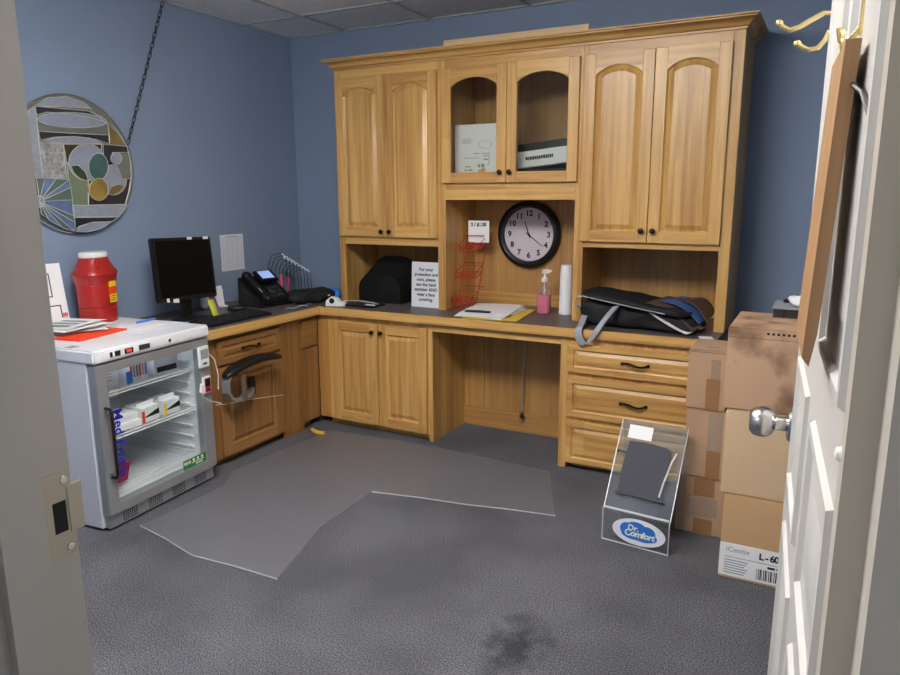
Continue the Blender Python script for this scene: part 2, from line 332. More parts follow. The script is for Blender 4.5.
DISC = [
('olive',[(-0.175,0.261),(0.096,0.282),(0.252,0.172),(0.298,0.105),(-0.177,0.096)]),
('clear',[(-0.17,0.268),(-0.108,0.305),(-0.017,0.321),(0.074,0.303),(0.12,0.277),(-0.015,0.273),(-0.134,0.268)]),
('dark',[(-0.175,0.261),(-0.046,0.263),(0.094,0.265),(0.174,0.242),(0.198,0.22),(0.091,0.236),(-0.034,0.242),(-0.123,0.239),(-0.171,0.222)]),
('clear',[(0.197,0.223),(0.179,0.207),(0.134,0.193),(0.07,0.183),(-0.002,0.177),(-0.07,0.177),(-0.126,0.182),(-0.161,0.192),(-0.172,0.205),(-0.157,0.219),(-0.118,0.232),(-0.06,0.243),(0.01,0.25),(0.081,0.251),(0.143,0.247),(0.184,0.237)]),
('dark',[(-0.173,0.149),(0.001,0.152),(0.198,0.157),(0.193,0.113),(0.127,0.131),(0.0,0.137),(-0.093,0.128),(-0.168,0.11)]),
('clear',[(-0.172,0.099),(-0.108,0.121),(0.0,0.137),(0.095,0.134),(0.162,0.111),(-0.051,0.103)]),
('amber',[(0.192,0.226),(0.229,0.2),(0.268,0.159),(0.298,0.105),(0.198,0.109),(0.201,0.183)]),
('pale',[(-0.226,0.23),(-0.175,0.261),(-0.175,0.189),(-0.177,0.096),(-0.18,-0.064),(-0.223,-0.065),(-0.228,0.079)]),
('speck',[(-0.177,0.096),(-0.059,0.097),(-0.058,-0.062),(-0.18,-0.064)]),
('brown',[(-0.056,0.097),(0.158,0.108),(0.156,0.057),(-0.05,0.003)]),
('green',[(-0.049,0.013),(0.056,-0.063),(0.044,-0.194),(-0.052,-0.192)]),
('dark',[(0.15,0.109),(0.298,0.108),(0.311,0.026),(0.302,-0.066),(0.287,-0.12),(0.256,-0.192),(0.041,-0.193),(0.056,-0.063),(0.139,0.012)]),
('clear',[(0.16,0.02),(0.15,-0.011),(0.129,-0.039),(0.099,-0.06),(0.064,-0.071),(0.029,-0.072),(-0.002,-0.062),(-0.025,-0.043),(-0.039,-0.017),(-0.041,0.013),(-0.032,0.043),(-0.012,0.07),(0.016,0.091),(0.05,0.103),(0.085,0.105),(0.117,0.096),(0.142,0.078),(0.157,0.051)]),
('leafgreen',[(-0.032,-0.003),(0.007,0.001),(0.043,-0.031),(0.054,-0.077),(0.008,-0.063),(-0.021,-0.036)]),
('clear',[(0.273,-0.067),(0.264,-0.097),(0.243,-0.123),(0.215,-0.14),(0.185,-0.146),(0.155,-0.14),(0.132,-0.123),(0.119,-0.098),(0.116,-0.069),(0.125,-0.04),(0.145,-0.014),(0.172,0.003),(0.202,0.01),(0.232,0.005),(0.256,-0.011),(0.27,-0.036)]),
('teal',[(0.17,-0.001),(0.162,-0.028),(0.148,-0.05),(0.128,-0.065),(0.106,-0.071),(0.086,-0.066),(0.07,-0.052),(0.06,-0.03),(0.059,-0.005),(0.066,0.021),(0.081,0.043),(0.1,0.058),(0.121,0.064),(0.142,0.06),(0.159,0.046),(0.168,0.024)]),
('olive',[(0.202,0.071),(0.298,0.075),(0.306,0.018),(0.3,-0.059),(0.247,-0.062),(0.231,-0.015),(0.209,0.022)]),
('clear',[(0.253,0.043),(0.247,0.028),(0.234,0.016),(0.218,0.012),(0.203,0.015),(0.192,0.026),(0.19,0.041),(0.196,0.056),(0.208,0.067),(0.225,0.072),(0.24,0.068),(0.25,0.058)]),
('gold',[(0.153,-0.116),(0.147,-0.138),(0.133,-0.156),(0.114,-0.168),(0.093,-0.172),(0.073,-0.168),(0.057,-0.155),(0.048,-0.137),(0.046,-0.116),(0.053,-0.095),(0.066,-0.077),(0.085,-0.065),(0.106,-0.06),(0.126,-0.064),(0.142,-0.076),(0.152,-0.094)]),
('amber',[(0.151,-0.138),(0.172,-0.102),(0.214,-0.09),(0.25,-0.096),(0.222,-0.128),(0.181,-0.146)]),
('pale',[(-0.052,-0.193),(0.256,-0.194),(0.234,-0.227),(0.2,-0.255),(-0.049,-0.249)]),
('dark',[(-0.05,-0.252),(0.2,-0.257),(0.157,-0.278),(0.031,-0.281),(-0.049,-0.304)]),
('clear',[(-0.048,-0.319),(-0.033,-0.296),(0.047,-0.277),(0.157,-0.28),(0.094,-0.311),(0.009,-0.329)]),
('blue',[(-0.22,-0.173),(-0.181,-0.065),(-0.122,-0.067)]),
('fern',[(-0.22,-0.173),(-0.122,-0.067),(-0.057,-0.07)]),
('blue',[(-0.22,-0.173),(-0.057,-0.07),(-0.053,-0.107)]),
('fern',[(-0.22,-0.173),(-0.053,-0.107),(-0.052,-0.166)]),
('blue',[(-0.22,-0.173),(-0.052,-0.166),(-0.056,-0.242)]),
('fern',[(-0.22,-0.173),(-0.056,-0.242),(-0.051,-0.275)]),
('blue',[(-0.22,-0.173),(-0.051,-0.275),(-0.06,-0.318)]),
('fern',[(-0.22,-0.173),(-0.06,-0.318),(-0.121,-0.298)]),
('blue',[(-0.22,-0.173),(-0.121,-0.298),(-0.184,-0.259)]),
('fern',[(-0.22,-0.173),(-0.184,-0.259),(-0.217,-0.231)]),
('fern',[(-0.221,-0.066),(-0.181,-0.065),(-0.22,-0.173)]),
('pale',[(-0.194,-0.173),(-0.199,-0.187),(-0.21,-0.197),(-0.223,-0.2),(-0.236,-0.196),(-0.244,-0.186),(-0.245,-0.173),(-0.24,-0.159),(-0.23,-0.149),(-0.216,-0.146),(-0.204,-0.149),(-0.196,-0.16)])]

# ================================================================ the setting
XR, YF, YH = 3.75, -3.44, -3.57           # right wall, room face and hall face of the door wall
JL, JR, DH = 2.44, 3.357, 2.13            # door opening
b = B(); b.box(-.1, XR+.1, -5.6, .1, -.1, 0); struct('floor', b, carpet_mat())
b = B(); b.box(-.1, XR+.1, 0, .1, 0, H); struct('wall_back', b, M['blue'])
b = B(); b.box(-.1, 0, YF, 0, 0, H); struct('wall_left', b, M['blue'])
b = B(); b.box(XR, XR+.1, YF, 0, 0, H); struct('wall_right', b, M['blue'])
b = B(); b.box(-.1, JL-.05, YH, YF, 0, H); b.box(JR+.05, XR+.1, YH, YF, 0, H); b.box(JL-.05, JR+.05, YH, YF, DH+.05, H)
struct('wall_front', b, M['blue'])
b = B(); b.box(-.1, XR+.1, -5.6, -5.5, 0, H); struct('wall_hall', b, M['hallwall'])
b = B(); b.box(-.1, XR+.1, -5.6, .1, H+.012, H+.1); cei = struct('ceiling', b, tile_mat())
b = B(); b.box(-.1, XR+.1, YH, .1, H+.004, H+.011); struct('tile_field', b, cei.data.materials[0], cei)
g = B(); P_ = .635
x = .463-P_
while x < XR: 
    if x > 0: g.box(x-.011, x+.011, YF, 0, H-.002, H+.008)
    x += P_
y = -.445
while y > YF: g.box(0, XR, y-.011, y+.011, H-.003, H+.008); y -= P_
g.box(0, .02, YF, 0, H-.004, H+.008); g.box(0, XR, -.02, 0, H-.004, H+.008); g.box(XR-.02, XR, YF, 0, H-.004, H+.008); g.box(0, XR, YF, YF+.02, H-.004, H+.008)
struct('tile_grid', g, M['gridm'], cei)

def unseen_troffer(cx, cy, lx, ly, m_, label):
    t = thing('ceiling_light', label, 'ceiling light', (cx, cy, H-.012))
    b = B()
    for a in ((-lx/2, lx/2, -ly/2, -ly/2+.03), (-lx/2, lx/2, ly/2-.03, ly/2), (-lx/2, -lx/2+.03, -ly/2+.03, ly/2-.03), (lx/2-.03, lx/2, -ly/2+.03, ly/2-.03)):
        b.box(*a, -.004, .009)
    obj('frame', b, M['white'], t)  # frame of the unseen fixture
    b = B(); b.box(-lx/2+.03, lx/2-.03, -ly/2+.03, ly/2-.03, -.105, -.0045, .02); obj('diffuser', b, m_, t)  # unseen fixture; diffuser deepened so its glowing sides brighten the ceiling
unseen_troffer(.463+P_*2.5, -.445-P_*3.5, P_*2-.03, P_-.03, M['lamp'], 'unseen rectangular fluorescent ceiling light in the office, its diffuser deepened to light the ceiling')
unseen_troffer(1.35, -4.7, 1.2, .6, M['unseen_halllamp'], 'unseen rectangular ceiling light in the hallway with the same deepened diffuser')

# door frame: rabbeted painted steel jambs and head
def jamb(name, x, s):
    b = B()
    pr = [(0, YF+.016), (0, -3.474), (.016, -3.474), (.016, -3.532), (0, -3.532), (0, -3.585), (-.05, -3.585), (-.05, YF+.0), (-.05, YF+.016)]
    pts = [(x+s*p[0], p[1]) for p in pr]
    b.prism(pts if s > 0 else pts[::-1], 0, DH+.05, 'z'); return struct(name, b, M['frame'])
jl = jamb('trim_1', JL, 1); jr = jamb('trim_2', JR, -1)
b = B(); b.box(JL, JR, -3.585, YF+.016, DH, DH+.05); b.box(JL+.016, JR-.016, -3.532, -3.474, DH-.016, DH); struct('trim_3', b, M['frame'])
# strike plate set in the left jamb
b = B(); zc = .985
b.box(JL, JL+.002, -3.469, -3.426, zc-.06, zc+.06); b.box(JL, JL+.0035, -3.434, -3.412, zc-.028, zc+.04, .001)
sp = struct('strike_plate', b, M['strike'], jl)
b = B(); b.box(JL+.001, JL+.0026, -3.455, -3.436, zc-.024, zc+.02, .0005); struct('latch_hole', b, M['dark'], sp)
for dz in (-.048, .048):
    b = B(); b.lathe([(0, 0), (.006, 0), (.005, .0022), (0, .0026)], 12, Matrix.Translation((JL+.0018, -3.436, zc+dz)) @ Matrix.Rotation(PI/2, 4, 'Y')); struct('screw', b, M['chrome'], sp)
b = B(); b.lathe([(0, 0), (.006, 0), (.006, .004), (.003, .006), (0, .006)], 12, Matrix.Translation((JL+.016, -3.52, 1.24)) @ Matrix.Rotation(PI/2, 4, 'Y')); struct('rubber_bumper', b, M['white'], jl)
b = B(); b.box(JR-.0025, JR, -3.462, -3.426, .90, 1.00); struct('hinge', b, M['hinge'], jr)
b = B(); b.lathe([(0, 0), (.005, 0), (.004, .003), (0, .004)], 12, Matrix.Translation((JR-.016, -3.49, 1.245)) @ Matrix.Rotation(-PI/2, 4, 'Y')); struct('screw', b, M['white'], jr)

# the open door
DW = .905
dz0, dz1 = .012, 2.115
b = B(); b.box(0, DW, -.045, -.012, dz0, dz1)
cols = [(.115, .395), (.51, .79)]; rows = [(.24, .82), (.90, 1.13), (1.22, 1.97)]
xs = [0, .115, .395, .51, .79, DW]
for i in (0, 2, 4): b.box(xs[i], xs[i+1], -.012, 0, dz0, dz1)
zs = [dz0, .24, .82, .90, 1.13, 1.22, 1.97, dz1]
for c in cols:
    for k in (0, 2, 4, 6): b.box(c[0], c[1], -.012, 0, zs[k], zs[k+1])
    for r in rows:
        p = [(c[0], r[0]), (c[1], r[0]), (c[1], r[1]), (c[0], r[1])]
        lv = [(0, -.0001), (.004, .006), (.014, .0065), (.024, -.006), (.034, -.010), (.07, .002)]
        b.loft([[(q[0], y_, q[1]) for q in (inset(p, d) if d else p)] for d, y_ in lv])
door = obj('door_1', b, M['door'], ang=25); door['kind'] = 'structure'
door.location = (3.356, -3.417, 0); door.rotation_euler = (0, 0, math.radians(94.1))
KX, KZ = DW-.062, .985
RY = Matrix.Rotation(-PI/2, 4, 'X')                       # lathe axis to +y (out of the visible face)
b = B(); b.lathe([(0, 0), (.033, 0), (.033, .004), (.029, .009), (.018, .012), (0.0, .012)], 32, Matrix.Translation((KX, 0, KZ)) @ RY)
rose = struct('knob_rose', b, M['chrome'], door)
b = B(); b.lathe([(0, .010), (.014, .010), (.0125, .024), (.014, .030), (.023, .036), (.0287, .047), (.029, .057), (.026, .068), (.018, .075), (0, .076)], 32, Matrix.Translation((KX, 0, KZ)) @ RY)
struct('knob', b, M['chrome'], rose)
b = B(); b.box(DW-.001, DW+.0015, -.036, -.009, KZ-.028, KZ+.028); struct('latch_plate', b, M['chrome'], door)
def coat_hook(lx, lz, label):
    t = thing('coat_hook', label, 'coat hook'); t.parent = None
    Mx = door.matrix_basis
    t.matrix_world = Matrix.Translation(door.location) @ Matrix.Rotation(math.radians(94.1), 4, 'Z') @ Matrix.Translation((lx, 0, lz))
    b = B(); b.loft([[(math.cos(2*PI*k/16)*.008, y_, math.sin(2*PI*k/16)*.03) for k in range(16)] for y_ in (0.0005, .003)]); obj('back_plate', b, M['brass'], t)
    up_ = [(0, .003, .006), (0, .014, .008), (0, .034, -.002), (0, .050, -.011), (0, .064, -.014), (0, .074, -.008), (0, .080, -.001)]
    lo = [(0, .003, -.020), (0, .008, -.034), (0, .018, -.046), (0, .032, -.048), (0, .042, -.043), (0, .050, -.036)]
    for nm, pts in (('upper_prong', up_), ('lower_prong', lo)):
        b = B(); b.tube(pts, .0042, 8); e = pts[-1]; b.lathe([(0, -.006), (.0055, -.003), (.0062, 0), (.0055, .003), (0, .006)], 12, Matrix.Translation(e)); obj(nm, b, M['brass'], t)
    return t
coat_hook(.835, 1.690, 'brass double coat hook with two bare prongs on the open door')
t = thing('picture_hook', 'small brass picture hook on the door above the wooden plaque', 'picture hook'); t.matrix_world = Matrix.Translation(door.location) @ Matrix.Rotation(math.radians(94.1), 4, 'Z') @ Matrix.Translation((.30, 0, 1.575))
b = B(); b.box(-.009, .009, .0005, .004, -.012, .022, .001); obj('back_plate', b, M['brass'], t)
b = B(); b.tube([(0, .003, -.005), (0, .012, -.018), (0, .020, -.016), (0, .022, -.004)], .003, 8); obj('prong', b, M['brass'], t)

# wooden plaque hanging from the second hook
t = thing('wooden_plaque', 'small wooden plaque seen edge-on hanging flat on the open door', 'plaque'); t.matrix_world = Matrix.Translation(door.location) @ Matrix.Rotation(math.radians(94.1), 4, 'Z')
b = B(); b.prism([(.008, 1.545), (.021, 1.545), (.032, 1.245), (.025, 1.236), (.020, 1.27)], .215, .375, 'x'); obj('board', b, PLANK, t)
b = B(); b.torus(.012, .0022, Matrix.Translation((.30, .0185, 1.556)) @ Matrix.Rotation(PI/2, 4, 'X')); obj('eyelet', b, M['brass'], t)
b = B(); b.tube([(.214, .012, 1.505), (.19, .006, 1.495), (.15, .004, 1.475), (.12, .003, 1.462)], .0022, 6); obj('cord', b, M['black'], t)

# ================================================================ joinery
def knob_bm(p, r=.014):
    b = B(); b.lathe([(0, 0), (.006, 0), (.005, .012), (r*.8, .015), (r, .021), (r*.75, .027), (0, .029)], 16, Matrix.Translation(p) @ Matrix.Rotation(PI/2, 4, 'X')); return b
def arc(u0, u1, zs_, rise, n=14):
    return [(u0+(u1-u0)*i/n, zs_+rise*(1-(2*i/n-1)**2)**.8) for i in range(n+1)]
def cab_door(root, u0, u1, z0, z1, yf, rise=0, glass=False, knob=None, ws=None, st=.056):
    ws = ws or W; b = B(); f = yf-.02; zt = z1-st-rise
    b.box(u0, u0+st, f, yf, z0, z1, .002, seg=1); b.box(u1-st, u1, f, yf, z0, z1, .002, seg=1); b.mi = 1
    b.box(u0+st, u1-st, f+.0005, yf, z0, z0+st)
    a = arc(u0+st, u1-st, zt, rise) if rise else [(u0+st, zt), (u1-st, zt)]
    b.prism(a+[(u1-st, z1), (u0+st, z1)], f+.0005, yf, 'y')
    d = obj('cabinet_door', b, [ws['z'], ws['x']], root)
    c = [(u0+st, z0+st), (u1-st, z0+st)]+a[::-1]
    b = B()
    if glass:
        b.prism(c, yf-.009, yf-.006, 'y'); obj('glass_pane', b, M['glass'], d)
    else:
        lv = [(0, yf-.001), (0, yf-.012), (.005, yf-.008), (.008, yf-.006), (.032, yf-.017)]
        b.loft([[(q[0], y_, q[1]) for q in (inset(c, k) if k else c)] for k, y_ in lv]); obj('panel', b, ws['z'], d, ang=20)
    if knob: obj('knob', knob_bm((knob[0], f, knob[1])), M['bronze'], d)
    return d
def drawer(root, u0, u1, z0, z1, yf, pull=True, ws=None):
    ws = ws or W; b = B(); c = [(u0, z0), (u1, z0), (u1, z1), (u0, z1)]
    lv = [(0, yf), (0, yf-.018), (.003, yf-.021), (.030, yf-.021), (.033, yf-.013), (.037, yf-.011), (.055, yf-.019)]
    b.loft([[(q[0], y_, q[1]) for q in (inset(c, k) if k else c)] for k, y_ in lv])
    d = obj('drawer', b, ws['x'], root, ang=20)
    if pull:
        m_ = (u0+u1)/2; z_ = (z0+z1)/2; b = B(); f = yf-.019
        b.tube([(m_-.062+.124*i/14, f-.004-.022*math.sin(PI*min(1, max(0, (i-1)/12)))**.5, z_+.006*math.sin(2*PI*i/14)) for i in range(15)], .0055, 8)
        for s in (-1, 1): b.cyl((m_+s*.062, f+.001, z_), (m_+s*.062, f-.008, z_), .008)
        obj('pull_handle', b, M['bronze'], d)
    return d

# ---- worktop
WT = .745; FY = -.632
t = thing('worktop', 'continuous L-shaped dark grey worktop with a light oak front edge', 'worktop', (0, 0, .70))
b = B()
b.prism([(.002, -1.54), (.635, -1.54), (.635, -.612), (2.915, -.612), (2.915, -.003), (.002, -.003)], 0, .045, 'z'); obj('laminate_top', b, M['laminate'], t)
b = B(); b.mi = 0
b.box(.70, 2.915, FY, -.6121, -.002, .0450, .004); b.box(.6351, .70, FY, -.6121, -.002, .0450)
b.mi = 1; b.box(.6351, .657, -1.54, FY, -.002, .0450, .004)
obj('edge_strip', b, [W['x'], W['y']], t)
# ---- base cabinets on the back wall
t = thing('base_cabinet', 'oak base cabinet with two raised-panel doors at the left of the kneehole', 'base cabinet', (.625, 0, 0))
b = B(); X = -.625
b.box(-.022, 1.3849+X, -.59, -.005, .045, .6975); b.box(.03, 1.384+X, -.55, -.02, 0, .0449); b.box(1.385+X, 1.41+X, -.592, -.005, 0, .6975); obj('carcass', b, W['z'], t)
cab_door(t, .72+X, 1.05+X, .05, .668, -.59, knob=(1.022+X, .618)); cab_door(t, 1.055+X, 1.38+X, .05, .668, -.59, knob=(1.083+X, .618))
t = thing('drawer_cabinet', 'oak drawer cabinet with three drawers at the right of the kneehole', 'drawer cabinet', (2.17, 0, 0))
X = -2.17
b = B(); b.box(.0401, 2.90+X, -.605, -.005, 0.03, .6975); b.box(0, .04, -.607, -.005, 0, .6975); b.box(.06, 2.88+X, -.56, -.02, 0, .0299); obj('carcass', b, W['z'], t)
drawer(t, 2.212+X, 2.895+X, .518, .668, -.605); drawer(t, 2.212+X, 2.895+X, .285, .495, -.605); drawer(t, 2.212+X, 2.895+X, .035, .262, -.605)
t = thing('kneehole_panel', 'oak back panel and apron closing the kneehole below the worktop', 'panel', (1.41, 0, 0))
b = B(); b.box(.001, .759, -.185, -.165, .0, .6975); obj('back_panel', b, WI['z'], t)
b = B(); b.box(.001, .759, -.20, -.186, .0, .115, .002); obj('kick_rail', b, WI['x'], t)
b = B(); b.box(.12, .135, -.196, -.186, .115, .69); obj('batten', b, WI['z'], t)
b = B(); b.box(.001, .759, -.60, -.58, .655, .6975); obj('apron', b, W['x'], t)
t = thing('power_cord', 'grey cord with a small plug hanging down inside the kneehole', 'cord', (1.81, -.218, .10))
b = B(); b.tube([(.012, .003, .57), (.008, -.004, .40), (.0, -.006, .22), (0, -.008, .04)], .004, 6); obj('cable', b, M['steel'], t)
b = B(); b.lathe([(0, 0), (.012, .002), (.014, .012), (.010, .03), (0, .04)], 12, Matrix.Translation((0, -.012, 0))); obj('plug', b, M['black'], t)
# ---- base cabinet along the left wall (front faces +x)
t = thing('desk_cabinet', 'oak desk cabinet with shade in its colour along the left wall with one drawer above one door', 'desk cabinet', (.60, -1.52, 0), PI/2)
b = B(); b.box(0, .926, 0, .59, .04, .6975); b.box(.03, .88, .05, .57, 0, .0399); b.box(.575, .76, -.006, 0, 0, .6975); obj('carcass', b, W_SHADED['z'], t)
drawer(t, .10, .565, .545, .672, 0, ws=W_SHADED); cab_door(t, .10, .565, .05, .53, 0, knob=(.13, .49), ws=W_SHADED)
b = B(); b.box(.765, .905, -.018, 0, .51, .672, .002); obj('false_drawer_front', b, W_SHADED['x'], t)
b = B(); b.box(.765, .905, -.012, 0, .05, .50, .002); obj('side_panel', b, W_SHADED['z'], t)

# ---- hutch cabinets standing on the worktop
HY = -.387                                                # back of the face frame; its front is at -.407
def hutch(name, label, x0, x1, sl, sr, zr0, zr1, doors, rise, glass, kz):
    t = thing('hutch_cabinet', label, 'hutch cabinet', (x0, 0, WT+.0005)); w = x1-x0; top = 2.12-WT; r0, r1 = zr0-WT, zr1-WT
    b = B()
    b.box(0, .018, HY, -.003, 0, top); b.box(w-.018, w, HY, -.003, 0, top)
    b.mi = 1; b.box(.018, w-.018, HY, -.003, top-.02, top); b.box(.018, w-.018, HY, -.014, r1-.022, r1-.002)
    obj('carcass', b, [W['z'], W['x']], t)
    b = B(); b.box(.018, w-.018, -.013, -.003, 0, top-.02); obj('back_panel', b, WI['z'], t)
    b = B(); b.box(0, sl, -.407, HY, 0, top, .0015, seg=1); b.box(w-sr, w, -.407, HY, 0, top, .0015, seg=1)
    b.mi = 1; b.box(sl, w-sr, -.406, HY, r0, r1); b.box(sl, w-sr, -.406, HY, 2.06-WT, top); obj('face_frame', b, [W['z'], W['x']], t)
    if r0 > .5:
        b = B(); b.box(.018, w-.018, -.026, -.0135, 0, .07); obj('back_rail', b, W['x'], t)
    for (a, c), kx in zip(doors, kz[0]): cab_door(t, a-x0, c-x0, zr1-WT+.003, 2.072-WT, -.407, rise, glass, knob=(kx-x0, kz[1]-WT))
    return t
hutch('left', 'oak hutch cabinet with solid arched doors, the left tower nearest the corner', .655, 1.375, .045, .025, 1.11, 1.155, [(.668, 1.010), (1.013, 1.352)], .045, False, ((.983, 1.040), 1.19))
hutch('mid', 'oak hutch cabinet with two glass arched doors above the wall clock', 1.375, 2.18, .025, .025, 1.375, 1.463, [(1.386, 1.773), (1.776, 2.166)], .045, True, ((1.745, 1.800), 1.52))
hutch('right', 'oak hutch cabinet with solid arched doors, the right tower above the black bag', 2.18, 2.92, .025, .05, 1.135, 1.163, [(2.192, 2.531), (2.534, 2.872)], .045, False, ((2.505, 2.562), 1.225))
prof = [(0, 0), (.006, 0), (.006, .012), (.014, .016), (.020, .030), (.034, .046), (.048, .052), (.048, .058), (.056, .062), (.056, .070), (0, .070)]
b = B(); loops = []
for o_, z_ in prof:
    z_ *= .84; loops.append([(-o_, -.004, z_), (-o_, -.408-o_, z_), (2.265+o_, -.408-o_, z_), (2.265+o_, -.004, z_), (2.245, -.004, z_), (2.245, -.388, z_), (.02, -.388, z_), (.02, -.004, z_)])
b.loft(loops)
single('crown_moulding', b, W['x'], 'stepped oak crown moulding running along the top of the hutch', 'moulding', (.655, 0, 2.121))
b = B(); b.box(0, .84, 0, .018, 0, .132, .001); single('loose_board', b, PINE, 'pale bare board lying on top of the hutch behind the crown moulding', 'board', (1.312, -.26, 2.1205))

# ================================================================ fridge
FR = math.radians(94.2)
FX, FYY = .752, -2.205
FW, FD, FH = .653, .64, .792
t = thing('medicine_fridge', 'small white undercounter medicine fridge with a stainless glass door', 'fridge', (FX, FYY, 0), FR)
FM = Matrix.Translation((FX, FYY, 0)) @ Matrix.Rotation(FR, 4, 'Z')
def fpt(x, y, z): return FM @ Vector((x, y, z))
b = B()
b.box(0, .03, .05, FD, .012, .735, .003); b.box(FW-.03, FW, .05, FD, .012, .735, .003); b.box(.03, FW-.03, FD-.03, FD, .012, .735)
b.box(.03, FW-.03, .05, FD-.03, .012, .10); b.box(.03, FW-.03, .05, FD-.03, .705, .735)
obj('cabinet', b, M['silverside'], t)
b = B(); b.box(.031, .046, .06, FD-.031, .101, .704); b.box(FW-.046, FW-.031, .06, FD-.031, .101, .704); b.box(.046, FW-.046, FD-.046, FD-.031, .101, .704); b.box(.046, FW-.046, .06, FD-.046, .101, .115); b.box(.046, FW-.046, .06, FD-.046, .692, .704)
for i in range(9):
    for s in (0, 1):
        x_ = (.046, FW-.058)[s]; b.box(x_, x_+.012, .10, FD-.10, .17+.055*i, .178+.055*i)
obj('liner', b, M['liner'], t)
b = B(); b.box(-.004, FW+.004, -.004, FD, .735, FH, .008); lid = obj('top', b, M['offwhite'], t)
b = B(); n_ = 20
b.loft([[(FW/2+(.27 if math.cos(a) > 0 else -.27)+.018*math.cos(a), y_, .763+.014*math.sin(a)) for a in [2*PI*(k+.5)/n_ for k in range(n_)]] for y_ in (-.0065, -.003)]); obj('control_strip', b, M['white'], lid)
for i, (a, c, m_) in enumerate(((.075, .088, 'black'), (.10, .128, 'black'), (.15, .195, 'black'), (.225, .285, 'rubber'))):
    b = B(); b.box(a, c, -.0085, -.0055, .752, .774, .001); obj('button' if i < 2 else 'display', b, M[m_], lid)
b = B()
for k in (0, 1, 2): b.box(.160+.009*k, .166+.009*k, -.0092, -.0086, .757, .769)
obj('digits', b, M['led'], lid)
b = B(); b.lathe([(0, 0), (.008, 0), (.008, .003), (0, .004)], 16, Matrix.Translation((.40, -.0055, .763)) @ Matrix.Rotation(PI/2, 4, 'X')); obj('lock', b, M['chrome'], lid)
# door: stainless frame with pane
b = B(); z0, z1 = .075, .728; wl, wr, wb, wt_ = .058, .585, .118, .690
b.box(.004, wl, 0, .045, z0, z1, .003); b.box(wr, FW-.004, 0, .045, z0, z1, .003); b.box(wl-.004, wr+.004, .0005, .045, z0, wb, .002); b.box(wl-.004, wr+.004, .0005, .045, wt_, z1, .002)
dr = obj('door', b, M['steel'], t)
b = B(); b.box(wl, wr, .010, .014, wb, wt_); obj('glass_pane', b, M['fglass'], dr)
b = B(); b.tube([(.032, 0, .545), (.032, -.026, .545), (.034, -.032, .53), (.034, -.032, .26), (.032, -.026, .245), (.032, 0, .245)], .007, 8); obj('handle', b, M['black'], dr)
for za in (.53, .262):
    b = B(); b.box(.018, .05, -.03, -.002, za-.006, za+.006, .002); obj('handle_bracket', b, M['chrome'], dr)
b = B(); b.text('Med', .066, Matrix.Translation((.095, .0085, .468)) @ FRONT @ Matrix.Rotation(-PI/2, 4, 'Z'), bold=.0013, ext=.0003); obj('lettering', b, M['inkblue'], dr)
b = B(); b.text('Fridge', .066, Matrix.Translation((.095, .0085, .305)) @ FRONT @ Matrix.Rotation(-PI/2, 4, 'Z'), bold=.0013, ext=.0003); obj('lettering', b, M['inkblue'], dr)
b = B(); b.box(.435, .583, .0082, .0096, .120, .166); b.mi = 1
b.text('eco', .030, on_front(.462, .0078, .152), bold=.0006, ext=.0002)
for k in range(3): b.box(.495+.028*k, .509+.028*k, .0076, .0082, .147, .160)
b.box(.49, .57, .0076, .0082, .139, .143); b.box(.515, .56, .0078, .0083, .127, .133); obj('sticker', b, [M['green'], M['cream']], dr)
b = B(); b.box(.012, FW-.012, .018, .05, .012, .073, .003); gr = obj('grille', b, M['steel'], t)
b = B()
for c in range(4):
    for i in range(7):
        for j in range(4):
            x_ = .085+c*.142+i*.0115; z_ = .025+j*.0115
            b.cyl((x_, .0172, z_), (x_, .0195, z_), .0042, seg=6)
obj('vent_hole', b, M['dark'], gr)['kind'] = 'stuff'
for x_ in (.03, FW-.03):
    for y_ in (.06, FD-.06):
        b = B(); b.cyl((x_, y_, 0), (x_, y_, .0125), .018, seg=12); obj('foot', b, M['black'], t)
SH = (.580, .382, .150)
for zz in SH:
    b = B(); b.tube([(.05, .075, zz), (FW-.05, .075, zz), (FW-.05, FD-.07, zz), (.05, FD-.07, zz)], .004, 6, closed=True)
    k = 0
    for i in range(24): b.tube([(.06+(FW-.12)*i/23, .073, zz+.004), (.06+(FW-.12)*i/23, FD-.07, zz+.004)], .0018, 5)
    b.tube([(.05, .073, zz-.012), (FW-.05, .073, zz-.012)], .004, 6); obj('wire_shelf', b, M['white'], t)
b = B(); b.box(.08, FW-.08, .10, .125, .684, .6915, .002); obj('added_fill_strip', b, mat('added_fill_glow', (255, 255, 255), .5, emit=(240, 246, 255), strength=2.0), t)  # added glowing strip that brightens the shelves; no such lamp known
b = B(); b.box(.05, FW-.05, .07, .082, .117, .142, .003); obj('front_tray', b, M['white'], t)
def inside(name, b, mats, label, cat, x, y, z, rz=0, group=None):
    o = single(name, b, mats, label, cat, fpt(x, y, z), FR+rz, group); return o
def carton(lx, ly, lz, bev=.002):
    b = B(); b.box(-lx/2, lx/2, 0, ly, 0, lz, bev); return b
zT = SH[0]+.0062
b = carton(.125, .09, .088); b.mi = 1
for k in range(4): b.box(-.045, .03, -.0004, .0002, .075-.014*k, .079-.014*k)
inside('medicine_carton', b, [M['paperb'], M['greyink']], 'pale translucent-looking carton at the left of the upper fridge shelf', 'carton', .15, .115, zT, .06)
for k in range(6):
    b = carton(.015, .085, .090, .001); b.mi = 1; b.box(-.005, .005, -.0004, .0002, .02, .078)
    inside('medicine_carton', b, [M['paper'], M[('orange', 'greyink', 'cyan')[k % 3]]], ['first', 'second', 'third', 'fourth', 'fifth', 'sixth'][k]+' narrow upright carton from the left on the upper fridge shelf', 'carton', .275+.0165*k, .11, zT)
b = B(); b.box(-.016, .016, 0, .010, 0, .058, .004); inside('clip', b, M['cyan'], 'bright blue plastic clip standing before the cartons on the upper shelf', 'clip', .245, .085, zT+.001)
